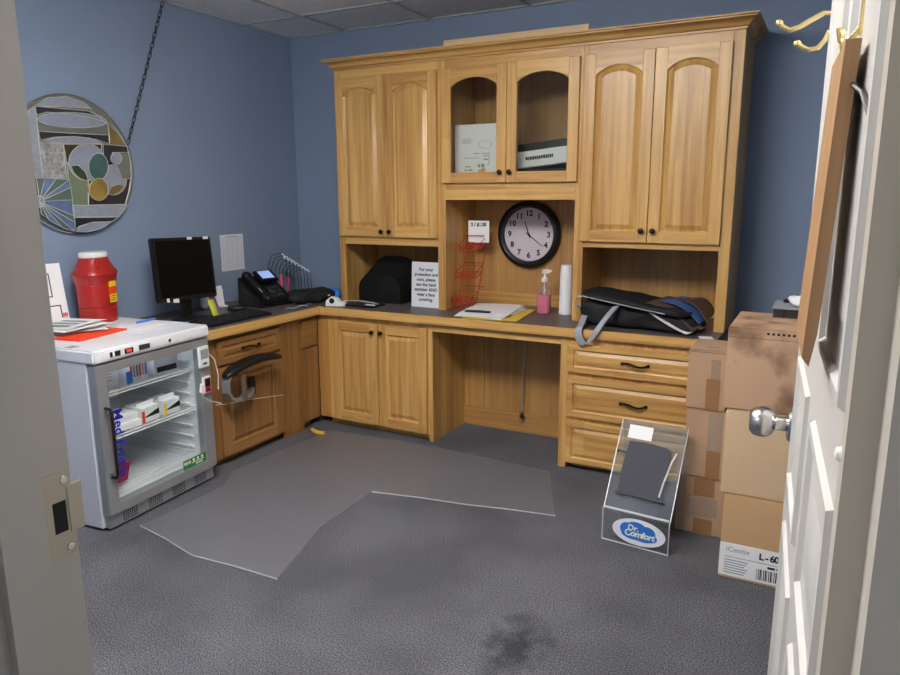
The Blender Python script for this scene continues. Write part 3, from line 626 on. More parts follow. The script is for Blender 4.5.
b = carton(.14, .11, .078); b.mi = 1; b.box(-.055, .06, -.0005, .0002, .008, .034)
inside('medicine_carton', b, [M['paperb'], M['black']], 'white carton with a black band at the right of the upper fridge shelf', 'carton', .475, .105, zT, -.06)
zT = SH[1]+.0062
for k in range(2):
    b = carton(.20-.012*k, .13, .032); b.mi = 1; b.box(-.08, .06, -.0004, .0002, .012, .02)
    inside('medicine_carton', b, [M['paper'], M['paperb']], ['lower', 'upper'][k]+' of two flat white cartons stacked on the middle fridge shelf', 'carton', .18, .09+.01*k, zT+.0325*k, -.12)
for k, (x_, c_) in enumerate(((.345, 'orange'), (.475, 'yellow'))):
    b = B(); b.box(-.052, .052, 0, .11, 0, .07, .002); b.mi = 1; b.prism([(-.052, .022), (.052, .05), (.052, .022)], -.0006, .0004, 'y'); b.mi = 2; b.box(-.052, -.036, -.0008, .0004, 0, .055); b.mi = 0
    b.box(-.052, .052, .03, .034, .07, .088, .001)
    inside('medicine_carton', b, [M['paper'], M['black'], M[c_]], ('opened white carton with an orange side stripe', 'opened white carton with a yellow side stripe')[k]+' on the middle fridge shelf', 'carton', x_, .09, zT, .05)
b = B(); o_ = [(-.07, 0), (.07, 0), (.07, .12), (-.07, .12)]
def rr(sx, z): return [(p[0]*sx, .06+(p[1]-.06)*sx, z) for p in o_]
b.loft([rr(.82, 0), rr(1, .075), rr(1.07, .075), rr(1.07, .070), rr(1.0, .068), rr(.94, .073), rr(.78, .004)])
inside('plastic_basket', b, M['magenta'], 'dark red plastic basket on the bottom rack of the fridge', 'basket', .135, .09, SH[2]+.0062)
# gadgets stuck on the fridge door
def therm(x, z, w, h, body, label, dark):
    t = thing('thermometer', label, 'thermometer', fpt(x, -.001, z), FR)
    b = B(); b.box(-w/2, w/2, -.016, 0, 0, h, .004); obj('case', b, M[body], t)
    b = B(); b.box(-w/2+.008, w/2-.008, -.0172, -.015, h*.42, h*.86); sc_ = obj('display', b, M[dark], t)
    b = B(); b.box(-w/5, w/5, -.0172, -.015, h*.16, h*.24, .0004); obj('button', b, M['black'], t)
    if body == 'white' and h < .09:
        b = B(); b.box(-w/2+.007, w/2-.007, -.0168, -.0155, .006, h-.006); obj('red_face', b, M['magenta'], t)
therm(.598, .592, .066, .104, 'white', 'white digital thermometer with grey display on the fridge door', 'lcd')
therm(.606, .463, .052, .082, 'white', 'smaller red and white thermometer below the white one on the fridge door', 'black')
b = B(); b.tube([fpt(.637, -.012, .65), fpt(.66, -.02, .62), fpt(.668, -.03, .54), fpt(.66, -.03, .47)], .0022, 6)
b.tube([fpt(.57, -.006, .49), fpt(.565, -.02, .455), fpt(.60, -.035, .425), fpt(.66, -.045, .40), Vector((.66, -1.50, .365)), Vector((.651, -1.40, .345)), Vector((.649, -1.30, .335)), Vector((.649, -.985, .285))], .0015, 6)
b.cyl(fpt(.57, -.004, .475), fpt(.572, -.012, .515), .008, seg=10)
single('sensor_cable', b, M['white'], 'thin white sensor cable running from the fridge door across the desk cabinet', 'cable')
b = B(); b.box(-.02, .02, -.006, .035, 0, .0015); single('tape_strip', b, M['grey'], 'short grey strip of tape on the front left edge of the fridge top', 'tape', fpt(.03, .14, FH+.0002), FR)

# ---- on the fridge
ZF = FH+.0005
t = thing('sharps_container', 'large red sharps container with a white screw lid on the fridge', 'sharps container', (.155, -1.735, ZF), math.radians(18))
b = B()
def ov(rx, ry, z, k=2.6, n=32): return [((abs(math.cos(a))**(2/k))*math.copysign(rx, math.cos(a)), (abs(math.sin(a))**(2/k))*math.copysign(ry, math.sin(a)), z) for a in [2*PI*i/n for i in range(n)]]
b.loft([ov(.066, .082, 0), ov(.072, .088, .006), ov(.074, .091, .075), ov(.071, .088, .079), ov(.074, .092, .083), ov(.078, .098, .185), ov(.075, .095, .190), ov(.080, .100, .20), ov(.083, .106, .235), ov(.089, .112, .238), ov(.086, .109, .252), ov(.074, .094, .266), ov(.062, .078, .30), ov(.058, .070, .318, 2.2), ov(.0, .0, .318)][:-1])
body = obj('body', b, M['red'], t)
b = B(); b.lathe([(0, .319), (.058, .319), (.060, .322), (.060, .338), (.056, .345), (.0, .345)], 28, None, 1, 1.18); obj('lid', b, M['white'], t)
b = B(); b.torus(.026, .007, Matrix.Translation((.058, -.035, .283)) @ Matrix.Rotation(PI/2*.75, 4, 'Y'), 18, 8); obj('handle_recess', b, M['red'], t)
b = B(); b.box(.0, .0012, -.028, .028, 0, .105); b.mi = 1; b.box(.0005, .0016, -.028, .028, .042, .078); b.mi = 2
for k in range(3): b.box(.0008, .0018, -.02, .016, .010+.010*k, .013+.010*k)
lb = obj('warning_label', b, [M['yellow'], M['orange'], M['ink']], t, 'yellow and orange hazard label'); lb.location = (.0800, .012, .098); lb.rotation_euler = (0, 0, math.radians(2))
b = B(); b.lathe([(0, 0), (.017, 0), (.018, .003), (.018, .032), (.010, .040), (.010, .045), (0, .045)], 16); b.mi = 1; b.lathe([(0, .0452), (.012, .0452), (.012, .06), (0, .06)], 14)
single('small_bottle', b, [M['white'], M['pink']], 'tiny white bottle with a pink cap standing left of the red container', 'bottle', (.10, -1.875, ZF))
b = B(); b.box(-.006, 0, -.12, .12, 0, .30, .001); b.mi = 1
for (a, c, z0, z1) in ((.055, .060, .14, .25), (-.06, .060, .25, .255), (.02, .060, .14, .145), (.015, .088, .095, .10), (.084, .089, .02, .10), (-.06, -.055, .03, .25)): b.box(0, .0006, a, c, z0, z1)
o = single('white_placard', b, [M['paper'], M['ink']], 'white placard with black line pattern leaning on the wall left of the red container', 'sign', (.085, -1.968, ZF), rot=(0, math.radians(-9), math.radians(-6)))
b = B(); b.box(-.14, .14, -.11, .11, 0, .006, .001); b.box(-.138, .138, -.108, .108, .0062, .0085)
single('orange_folder', b, M['orange'], 'bright orange-red folder lying under loose papers on the fridge', 'folder', (.395, -1.985, ZF), math.radians(100))
rnd = random.Random(3)
for k in range(6):
    b = B(); sheet(b, [(-.13, -.10, 0), (.13, -.10, 0), (.13, .10, 0), (-.13, .10, 0)], (0, 0, .004*(k % 2)), .0012, 8)
    if k in (1, 3, 5):
        b.mi = 1
        for q in range(3): b.box(-.10+.06*q, -.07+.06*q, -.07, .06, .0055, .0058)
    single('paper_sheet', b, [M['paper'], M['greyink']], ('lowest loose sheet lying on the orange folder', 'second loose sheet up on the orange folder', 'third loose sheet up on the orange folder', 'fourth loose sheet up on the orange folder', 'fifth loose sheet up on the orange folder', 'topmost loose sheet of the pile on the orange folder')[k], 'paper', (.30+rnd.uniform(-.02, .03), -2.0+rnd.uniform(-.03, .04), ZF+.0098+.0062*k), math.radians(90+rnd.uniform(-25, 25)), 'loose papers on the fridge')
b = B(); b.box(-.16, .16, -.125, .125, 0, .0012); b.mi = 1; b.box(-.10, .10, -.07, .0, .0012, .0014)
single('paper_sheet', b, [M['paperb'], M['paper']], 'single flat white sheet on the fridge with a blue pen on it', 'paper', (.475, -1.735, ZF), math.radians(98))
t = thing('blue_pen', 'blue pen lying on the flat white sheet on the fridge', 'pen', (.375, -1.64, ZF+.0015), math.radians(96))
b = B(); b.tube([(-.06, 0, .006), (.05, 0, .006)], .006, 8); obj('barrel', b, M['penblue'], t)
b = B(); b.tube([(.05, 0, .006), (.064, 0, .006)], .005, 8, r1=.001); obj('tip', b, M['white'], t)

# ---- stained glass roundel on the left wall with its chains
GC = (.016, -1.685, 1.553); R_ = .330
t = thing('stained_glass_roundel', 'round stained glass panel of grey, green and amber pieces hanging by chains', 'stained glass', GC)
gm = {k: mat('glass_'+k, c, .14, spec=.7, var=v, vscale=s) for k, c, v, s in (('olive', (108, 116, 108), .12, 9), ('clear', (142, 150, 168), .08, 20), ('dark', (44, 48, 60), .2, 9), ('amber', (122, 104, 66), .2, 12), ('pale', (144, 152, 164), .1, 60), ('speck', (150, 152, 154), .5, 60), ('brown', (66, 52, 44), .2, 9), ('green', (112, 126, 104), .1, 9), ('leafgreen', (52, 66, 48), .2, 14), ('teal', (66, 98, 96), .15, 12), ('gold', (146, 122, 66), .25, 14), ('blue', (92, 116, 158), .25, 14), ('fern', (84, 106, 98), .15, 9))}
keys = list(gm)
def clipR(p, r):
    l = math.hypot(*p); return p if l <= r else (p[0]*r/l, p[1]*r/l)
def dens(p): 
    o = []
    for i in range(len(p)):
        a, c = p[i], p[(i+1) % len(p)]; k = max(1, int(math.hypot(c[0]-a[0], c[1]-a[1])/.035))
        o += [(a[0]+(c[0]-a[0])*j/k, a[1]+(c[1]-a[1])*j/k) for j in range(k)]
    return o
b = B(); b.mi = keys.index('olive'); b.lathe([(0, 0), (R_, 0), (R_, .005), (0, .005)], 64, Matrix.Rotation(PI/2, 4, 'Y'))
lead = B()
for i, (k, p) in enumerate(DISC):
    q = [clipR(v, R_-.004) for v in dens([(v[0]+.005, v[1]) for v in p])]
    b.mi = keys.index(k); x_ = .0055+.00025*i+.0024*sum(i >= q_ for q_ in (12, 14, 15, 17, 18)); b.prism(q, .004, x_, 'x')
    lead.tube([(x_+.0003, v[0], v[1]) for v in q], .0019, 5, closed=True)
obj('glass_panel', b, [gm[k] for k in keys], t)
obj('lead_line', lead, mat('lead_came', (196, 198, 190), .4, .3), t)
b = B(); b.torus(R_, .006, Matrix.Rotation(PI/2, 4, 'Y'), 72, 8); obj('rim', b, M['chrome'], t)
for s in (1, -1):
    b = B(); p0 = Vector((.004, s*.315, .12)); p1 = Vector((.008, s*.615, H-GC[2]-.004)); n = 27; d = (p1-p0)/n
    ax = d.normalized()
    for i in range(n):
        c = p0+d*(i+.5); rot = ax.to_track_quat('X', 'Z').to_matrix().to_4x4()
        b.torus(d.length*.40, .0022, Matrix.Translation(c) @ rot @ Matrix.Rotation(i % 2*PI/2+.5, 4, 'X') @ Matrix.Diagonal((1.45, .75, 1, 1)), 12, 5)
    obj('chain', b, M['wire'], t)

# ---- wall notice
b = B(); b.box(0, .0012, -.098, .098, 0, .226); b.mi = 1
for k in range(15): b.box(.001, .0015, -.083, .083, .018+.0132*k, .0192+.0132*k)
for k in range(5): b.box(.001, .0015, -.083+.0415*k-.0005, -.083+.0415*k+.0005, .018, .205)
b.box(.001, .0015, -.05, .05, .210, .214)
single('wall_notice', b, [M['paperb'], M['greyink']], 'white printed list pinned on the blue left wall beside the monitor', 'notice', (.0015, -.657, .938))

# ================================================================ left desk
ZW = WT+.0008
t = thing('monitor', 'black flat computer monitor on the left desk with white tags', 'monitor', (.30, -1.283, ZW), math.radians(87))
b = B(); b.loft([ov(.11, .075, 0, 2.4), ov(.11, .075, .010, 2.4), ov(.07, .05, .018, 2.4)]); obj('base', b, M['black'], t)
b = B(); b.prism([(.035, .012), (.055, .012), (.06, .2), (.03, .2)], -.03, .03, 'x'); obj('neck', b, M['black'], t)
tl = Matrix.Translation((0, .02, .105)) @ Matrix.Rotation(math.radians(-6), 4, 'X') @ Matrix.Rotation(math.radians(1.5), 4, 'Y')
b = B(); b.box(-.19, .19, -.012, .022, 0, .335, .005, tl); sh = obj('screen_housing', b, M['black'], t)
b = B(); b.box(-.174, .174, -.0126, -.0115, .022, .320, 0, tl); obj('screen', b, M['screen'], t)
for (x_, z_, w) in ((.03, .322, .030), (.135, .322, .034), (-.105, -.008, .034), (-.145, -.002, .016)):
    b = B(); b.box(x_, x_+w, -.0145, -.0122, z_, z_+(.014 if z_ > 0 else .02), 0, tl); obj('paper_tag', b, M['paper'], sh)
t = thing('keyboard', 'black computer keyboard lying along the front of the left desk', 'keyboard', (.515, -1.205, ZW), PI/2)
b = B(); b.prism([(-.075, 0), (.075, 0), (.075, .024), (-.075, .012)], -.225, .225, 'x'); obj('tray', b, M['black'], t)
b = B()
for j in range(5):
    for i in range(20):
        x0 = -.212+.0212*i; y0 = -.06+.025*j; z_ = .0125+.002*j
        b.box(x0, x0+.0175, y0, y0+.020, z_-.002, z_+.007, .0015, seg=1)
k_ = obj('key', b, M['blackm'], t); k_['kind'] = 'stuff'
b = softbox(.062, .105, .036, 2.6, 7); single('computer_mouse', b, M['black'], 'black computer mouse on the desk behind the keyboard', 'mouse', (.33, -.98, ZW), 2.2)
# phone
t = thing('desk_phone', 'black desk telephone with a lit display on the left desk', 'telephone', (.30, -.715, ZW), math.radians(80))
wd = [(-.10, 0), (.10, 0), (.10, .16), (.085, .17), (.03, .115), (-.09, .045), (-.10, .035)]
b = B(); b.prism(wd, -.115, .135, 'x'); obj('base', b, M['black'], t)
ph = Matrix.Translation((0, -.02, .085)) @ Matrix.Rotation(math.radians(33), 4, 'X')
b = B(); b.box(-.01, .125, .055, .155, .020, .040, .004, ph); sc_ = obj('display_housing', b, M['black'], t)
b = B(); b.box(.012, .100, .072, .142, .0395, .0415, 0, ph); obj('display', b, M['phonelcd'], sc_)
b = B()
for i in range(3):
    for j in range(4): b.box(.01+.03*i, .03+.03*i, -.07+.025*j, -.053+.025*j, .0, .018, .002, ph, seg=1)
obj('keypad', b, M['rubber'], t)
b = B(); b.tube([(-.072, -.125, .055), (-.072, -.11, .065), (-.072, -.02, .12), (-.072, .06, .172), (-.072, .085, .18)], .019, 10)
b.join(softbox(.05, .055, .045, 3, 5), Matrix.Translation((-.072, -.118, .04)) @ Matrix.Rotation(.5, 4, 'X')); b.join(softbox(.055, .06, .05, 3, 5), Matrix.Translation((-.072, .075, .155)) @ Matrix.Rotation(.5, 4, 'X')); obj('handset', b, M['black'], t)
b = B(); b.box(-.084, -.066, -.06, -.015, .021, .022, 0, ph @ Matrix.Translation((0, 0, .0245))); obj('label_strip', b, M['paper'], t)
# notes in front of the monitor
for nm, c_, x_, y_, a, l_ in (('note_card', 'lime', .36, -1.165, .25, 'yellow-green note card standing on the desk at the right of the monitor'), ('note_card', 'purple', .255, -1.055, .3, 'purple note card standing on the desk beside the yellow-green one')):
    b = B(); sheet(b, [(0, -.030, 0), (0, .030, 0), (-.03, .026, .095), (-.03, -.034, .095)], (.008, 0, 0), .0012, 8)
    single(nm, b, M[c_], l_, 'note', (x_, y_, ZW+.0005), a)
t = thing('paper_holder', 'white holder of loose papers standing behind the purple note card', 'paper holder', (.10, -.93, ZW), math.radians(70))
b = B(); b.box(-.07, .07, -.035, .035, 0, .008, .002); b.box(-.07, .07, .025, .033, .008, .10, .002); obj('stand', b, M['white'], t)
b = B(); sheet(b, [(-.065, .0, .0085), (.065, .0, .0085), (.062, .022, .125), (-.060, .022, .118)], (0, -.006, 0), .0015, 8); obj('papers', b, M['paper'], t)
b = B(); b.box(-.05, .05, -.032, .032, 0, .010, .003); single('blue_card', b, M['cyan'], 'small blue pad lying on the desk between fridge and keyboard', 'note pad', (.425, -1.385, ZW), 1.4)
# wire sorter
t = thing('wire_sorter', 'black wire desktop file sorter with white tips standing in the corner', 'file sorter', (.21, -.27, ZW))
for i in range(8):
    y_ = -.15+.034*i; h_ = .29-.018*i
    b = B(); b.tube([(-.13, y_, .006), (-.135, y_, h_*.7), (-.10, y_, h_*.93), (-.03, y_+.0, h_), (.0, y_, h_*.96), (.02, y_, h_*.8), (.03, y_, .006)], .0022, 6); w_ = obj('wire_loop', b, M['wire'], t)
    b = B(); b.tube([(-.012, y_, h_*.985), (.002, y_, h_*.955), (.012, y_, h_*.87)], .0042, 6); obj('white_tip', b, M['white'], w_)
b = B()
for x_ in (-.13, .03): b.tube([(x_, -.16, .004), (x_, .10, .004)], .003, 6)
for y_ in (-.16, .10): b.tube([(-.13, y_, .004), (.03, y_, .004)], .003, 6)
obj('base_wire', b, M['wire'], t)
for x_, y_, h_, l_ in ((.36, -.60, .16, 'taller pink marker standing upright behind the telephone'), (.33, -.50, .13, 'shorter pink marker standing upright behind the telephone')):
    t = thing('pink_marker', l_, 'marker', (x_-.1, y_+.09, ZW)); b = B(); b.cyl((0, 0, 0), (0, 0, h_*.6), .009, seg=10); obj('barrel', b, M['pink'], t)
    b = B(); b.cyl((0, 0, h_*.6+.0003), (0, 0, h_), .010, seg=10); obj('cap', b, M['pink'], t)
t = thing('zip_pouch', 'black soft zip pouch with white lettering and a blue end on the desk corner', 'pouch', (.49, -.505, ZW), math.radians(68))
bm = softbox(.32, .15, .085, 3, 9, .02, 9, 4); obj('pouch_body', bm, M['fabric'], t)
b = B(); b.join(softbox(.07, .14, .075, 2.6, 6, .008, 14, 2), Matrix.Translation((.165, 0, 0))); obj('blue_end', b, M['cyan'], t)
b = B(); b.text('D', .045, Matrix.Translation((.035, -.060, .052)) @ Matrix.Rotation(.9, 4, 'X'), bold=.002, ext=.004); obj('letter', b, M['white'], t); b = B(); b.text('B', .045, Matrix.Translation((.09, -.058, .050)) @ Matrix.Rotation(.9, 4, 'X'), bold=.002, ext=.004); obj('letter', b, M['white'], t)
b = B(); rnd = random.Random(5)
pts = [(.0+.03*i+rnd.uniform(-.01, .01), .022*math.sin(i*1.9), .006+.004*(i % 2)) for i in range(9)]
b.tube(pts, .0035, 6); single('cable_tangle', b, M['grey'], 'grey tangled cable lying along the front edge of the left desk', 'cable', (.575, -.845, ZW), PI/2)
t = thing('tape_dispenser', 'small white tape dispenser with a black roll on the worktop corner', 'tape dispenser', (.722, -.555, ZW), math.radians(20))
b = B(); b.prism([(-.06, 0), (.06, 0), (.065, .03), (.03, .025), (.01, .05), (-.03, .055), (-.055, .035)], -.022, .022, 'y'); obj('body', b, M['white'], t)
b = B(); b.cyl((-.02, -.024, .032), (-.02, .024, .032), .016, seg=18); obj('tape_roll', b, M['black'], t)

# ================================================================ in and on the hutch
t = thing('file_sorter', 'black arched plastic sorter with stepped slots in the left hutch nook', 'file sorter', (.885, -.235, ZW))
for i in range(7):
    hw = .178-.004*i; hz = .275-.017*i; y_ = .10-.032*i
    p = [(-hw, 0), (hw, 0)]+[(hw*math.cos(a)**(.6) if math.cos(a) >= 0 else -hw*abs(math.cos(a))**.6, hz*.45+hz*.55*math.sin(a)) for a in [PI*k/16 for k in range(17)]]
    b = B(); b.prism(p, y_, y_+.005, 'y'); obj('divider', b, M['black'], t)
b = B(); b.box(-.165, .165, -.10, .11, 0, .006); obj('base', b, M['black'], t)
t = thing('tablet', 'flat black tablet lying in front of the arched sorter', 'tablet', (.86, -.47, ZW), .02)
b = B(); b.box(-.15, .12, -.075, .065, 0, .010, .003); obj('case', b, M['black'], t)
b = B(); b.tube([(-.26, .055, .006), (-.15, .068, .012), (-.02, .03, .012), (.03, .0, .0125)], .003, 6); o = single('white_cable', b, M['white'], 'thin white cable curving over the flat black tablet', 'cable', (.94, -.47, ZW+.0025))
b = B(); b.box(0, .075, -.004, .004, 0, .006, .001); single('stylus', b, M['white'], 'short white stylus lying on the flat black tablet', 'stylus', (.90, -.505, ZW+.0105), -.1)
b = B(); b.box(-.095, .095, 0, .003, 0, .268); b.mi = 1
b.text('For your\nprotection and\nours, please\nuse the hand\nsanitizer AND\nwear a face\ncovering.', .0265, on_front(0.003, -.0006, .135), bold=.0007, ext=.0003, line=1.12)
single('hand_sanitizer_sign', b, [M['paperb'], M['ink']], 'white printed sign about hand sanitizer standing in the left hutch nook', 'sign', (1.238, -.37, ZW), rot=(math.radians(-3), 0, 0))
# red wire literature rack with its price card
t = thing('wire_rack', 'tall red wire rack with three tiers standing under the price card', 'rack', (1.475, -.24, ZW))
def tw(nm, *paths, r=.0024):
    b = B()
    for p in paths: b.tube(p, r, 5)
    return obj(nm, b, M['redwire'], t)
for s in (-1, 1): tw('upright', [(s*.062-.012, -.10, .004), (s*.062-.008, -.02, .06), (s*.062, .06, .30), (s*.062+.004, .10, .50)], r=.0026)
for zz, y_ in ((.34, .07), (.18, .03), (.035, -.03)):
    fr_ = [(-.068, y_-.085, zz), (.055, y_-.085, zz), (.06, y_, zz+.03), (-.066, y_, zz+.03)]
    tw('tier', fr_+[fr_[0]], [(-.07, y_-.088, zz+.03), (.057, y_-.088, zz+.03), (.062, y_, zz+.065), (-.066, y_, zz+.065), (-.07, y_-.088, zz+.03)],
       *[[(-.068+.123*k/5, y_-.086, zz+.03), (-.068+.123*k/5, y_-.085, zz), (-.066+.126*k/5, y_, zz+.03)] for k in range(6)], [(.0, y_-.089, zz+.03), (.0, y_-.10, zz-.02), (.03, y_-.10, zz-.018)])
tw('base_loop', [(-.074, -.10, .004), (.05, -.10, .004), (.062, .08, .004), (-.062, .08, .004), (-.074, -.10, .004)])
for zz in (.12, .26, .42): tw('cross_wire', [(-.064, .05, zz), (.064, .05, zz)])
b = B(); b.box(-.068, .068, -.002, 0, 0, .128, .0005); b.mi = 1; b.text('2 / $1.00', .028, on_front(0, -.0026, .104), bold=.0012, ext=.0003)
single('price_card', b, [M['paper'], M['ink']], 'white price card at the top of the red wire rack', 'price card', (1.495, -.172, 1.125))
# clock
t = thing('wall_clock', 'round black wall clock with a pale face on the hutch back', 'clock', (1.757, -.0155, 1.17))
RX = Matrix.Rotation(PI/2, 4, 'X')
b = B(); b.lathe([(.148, .0), (.192, .0), (.196, .010), (.194, .030), (.184, .042), (.170, .046), (.160, .040), (.156, .020), (.148, .018)], 64, RX); 
b2 = B(); prof_ = [(.192, .0), (.197, .010), (.195, .030), (.184, .042), (.170, .046), (.160, .040), (.156, .018)]
loops = [[(r*math.cos(2*PI*k/64), -z, r*math.sin(2*PI*k/64)) for k in range(64)] for r, z in prof_]; b2.loft(loops, caps=False); obj('rim', b2, M['black'], t)
b = B(); b.lathe([(0, 0), (.190, 0), (.190, .016), (0, .016)], 64, RX); fc = obj('face', b, M['clockface'], t)
b = B()
for h in range(1, 13):
    a = PI/2-h*PI/6; b.text(str(h), .046, on_front(.123*math.cos(a), -.0166, .123*math.sin(a)), bold=.0016, ext=.0003)
for k in range(60):
    a = 2*PI*k/60; b.box(.146, .151, -.0006, .0006, 0, .0006, 0, on_front(0, -.0161, 0, a))
obj('numerals', b, M['ink'], fc)
def hand(nm, ang, l, w, y_):
    b = B(); b.prism([(-w, -.02), (w, -.02), (w*.6, l*.9), (0, l), (-w*.6, l*.9)], y_-.001, y_, 'y', Matrix.Rotation(math.radians(ang), 4, 'Y')); obj(nm, b, M['ink'], t)
hand('hour_hand', 341, .085, .0035, -.020); hand('minute_hand', 127, .118, .0028, -.0225)
b = B(); b.lathe([(0, .0165), (.006, .0165), (.006, .026), (0, .026)], 16, RX); obj('hub', b, M['ink'], t)
# sanitizer bottle, cup sleeve, papers
t = thing('sanitizer_bottle', 'clear pump bottle of pink hand sanitizer below the clock', 'bottle', (1.945, -.26, ZW))
b = B(); sq = lambda r, z: ov(r, r*.8, z, 3.2, 28)
b.loft([sq(.036, 0), sq(.039, .004), sq(.039, .125), sq(.034, .140), sq(.018, .158), sq(.0135, .162), sq(.0135, .178)]); obj('bottle_body', b, M['bottle'], t)
b = B(); b.loft([sq(.0345, .003), sq(.0365, .006), sq(.0365, .105), sq(.0365, .107)]); obj('gel', b, M['gel'], t)
b = B(); b.lathe([(0, .1785), (.017, .1785), (.017, .200), (.009, .204), (.006, .206), (.006, .225), (.0, .225)], 18); b.prism([(-.012, .225), (.014, .225), (.040, .236), (.040, .244), (.012, .250), (-.012, .246)], -.010, .010, 'y', Matrix.Rotation(.7, 4, 'Z')); obj('pump_head', b, M['white'], t)
b = B(); b.tube([(0, 0, .012), (.0, 0, .20)], .003, 6); obj('dip_tube', b, M['paper'], t)
t = thing('cup_stack', 'tall white stack of nested paper cups right of the pink bottle', 'cups', (2.058, -.22, ZW))
b = B(); b.lathe([(0, 0), (.037, 0), (.039, .012), (.036, .012), (.0345, .22), (.031, .272), (.027, .275), (0, .275)], 24)
obj('sleeve', b, M['cup'], t)
b = B(); b.box(-.155, .155, -.20, .20, 0, .004, .001); single('yellow_folder', b, M['manila'], 'yellow folder lying on the worktop under the white papers', 'folder', (1.735, -.395, ZW), math.radians(7))
for k in range(3):
    b = B(); sheet(b, [(-.14, -.185, 0), (.14, -.185, 0), (.14, .19, 0), (-.14, .19, 0)], (0, 0, .003), .003, 8)
    single('paper_sheet', b, M['paper'], ('bottom sheet of the white papers on the yellow folder', 'middle sheet of the white papers on the yellow folder', 'top sheet of the white papers on the yellow folder')[k], 'paper', (1.685-.007*k, -.405+.02*k, ZW+.008+.0065*k), math.radians(5+4*(k-1)), 'white papers on the yellow folder')
b = B(); b.prism([(-.07, -.012), (.07, -.014), (.075, .006), (.02, .020), (-.065, .014)], 0, .008, 'z'); single('black_clip', b, M['blackm'], 'dark grey flat clip lying on the front edge of the white papers', 'clip', (1.66, -.53, ZW+.0262), .12)
# things behind the glass doors
zs = 1.4625
b = B(); b.box(0, .27, 0, .11, 0, .325, .003); b.mi = 1; OZ = .05
for k in range(5): b.box(.045, .105, -.0006, 0, .222+.006*k, .224+.006*k)
b.torus(.034, .0012, Matrix.Translation((.19, 0, .215)) @ Matrix.Rotation(PI/2, 4, 'X') @ Matrix.Diagonal((1.15, .65, .3, 1)), 20, 4)
for (a, c, z0, z1) in ((.12, .155, .164, .168), (.165, .215, .164, .168), (.211, .215, .105, .168), (.18, .205, .150, .155), (.18, .205, .130, .137), (.06, .15, .141, .144), (.165, .185, .09, .11), (.145, .158, .09, .108), (.065, .10, .092, .098), (.20, .215, .105, .108)): b.box(a, c, -.0006, 0, z0, z1)
for (a, c) in ((.062, .078), (.084, .112)): b.box(a, c, -.0008, 0, .072, .080)

for k in range(7): b.tube([(.062+.012*k, -.0005, .038+.004*(k % 2)), (.066+.012*k, -.0005, .054), (.072+.012*k, -.0005, .040+.006*(k % 3))], .0008, 4)
b.mi = 2; b.box(.148, .178, -.0008, 0, .058, .078); b.box(.165, .19, -.001, 0, .066, .086)
single('printed_carton', b, [M['paper'], M['greyink'], M['padlock']], 'white printed carton behind the left glass door above the clock', 'carton', (1.402, -.30, zs), .03)
for k, (z_, m_, a, l_, lz) in enumerate(((.0, 'black', 0, 'lower black binder lying behind the right glass door', .075), (.0775, 'paper', .13, 'white binder lying between two black binders behind the right glass door', .085), (.168, 'black', .13, 'upper black binder lying behind the right glass door', .036))):
    t = thing('binder', l_, 'binder', (1.79, -.30, zs+z_+(.0 if k == 0 else .02)), 0, 'binders behind the glass door', rot=(0, -a*.75, 0))
    b = B(); b.box(0, .31, 0, .24, 0, lz, .004); obj('cover', b, M[m_], t)
    if k == 1:
        b = B(); rb = random.Random(2); xx = .05
        while xx < .21: w_ = rb.uniform(.006, .013); b.box(xx, xx+w_, -.0008, 0, .034+rb.uniform(0, .004), .054); xx += w_+.0025
        obj('spine_lettering', b, M['ink'], t)
        t.location.z -= .018
    if k == 2: t.location.z -= .02

# ---- laptop bag and brochures
t = thing('laptop_bag', 'black laptop bag lying in the right hutch nook with a grey strap', 'bag', (2.525, -.40, ZW), math.radians(-4))
def shp(p):
    u = (p.x+.29)/.58; p.z *= 1.0-.55*max(0, u-.10); p.y += .03*math.sin(3*u); return p
bm = softbox(.58, .34, .155, 5, 13, .016, 8, 9, shp); obj('bag_body', bm, M['fabric'], t)
def fl(p):
    u = (p.x+.28)/.56; p.z += .152-.062*u-.16*(1 if p.y < -.15 else 0)*0; return p
bm = softbox(.55, .32, .034, 5, 11, .010, 9, 3, None)
b = B(); b.join(bm, Matrix.Translation((-.012, -.018, .112)) @ Matrix.Rotation(.135, 4, 'Y')); obj('flap', b, M['fabric'], t)
b = B(); b.tube([(-.275, -.178, .160), (-.15, -.184, .143), (0, -.184, .122), (.16, -.180, .100)], .003, 6); obj('piping', b, M['grey'], t)
b = B(); b.tube([(-.26, -.12, .15), (-.305, -.13, .14), (-.312, -.135, .11), (-.27, -.15, .10)], .004, 6); b.torus(.016, .003, Matrix.Translation((-.30, -.13, .09)) @ Matrix.Rotation(.8, 4, 'Z'), 12, 6); obj('buckle_ring', b, M['steel'], t)
b = B()
def ribbon(pts, w, th=.0025):
    loops = []
    for i, p in enumerate(pts):
        p = Vector(p); d = (Vector(pts[min(i+1, len(pts)-1)])-Vector(pts[max(i-1, 0)])).normalized(); n_ = d.cross(Vector(w)).normalized()*th; w_ = Vector(w)
        loops.append([p-w_/2-n_, p+w_/2-n_, p+w_/2+n_, p-w_/2+n_])
    b.loft(loops)
BI = (Matrix.Translation((2.525, -.40, ZW)) @ Matrix.Rotation(math.radians(-4), 4, 'Z')).inverted()
sp_ = [(2.43, -.56, .862), (2.415, -.605, .835), (2.395, -.635, .80), (2.372, -.648, .762), (2.352, -.652, .725), (2.33, -.651, .692), (2.308, -.648, .676), (2.288, -.648, .684), (2.276, -.650, .71), (2.272, -.650, .735), (2.274, -.640, .755), (2.272, -.60, .768), (2.262, -.54, .785), (2.255, -.49, .80)]
ribbon([BI @ Vector(q) for q in sp_], (.036, .0, .014))
obj('shoulder_strap', b, M['grey'], t)
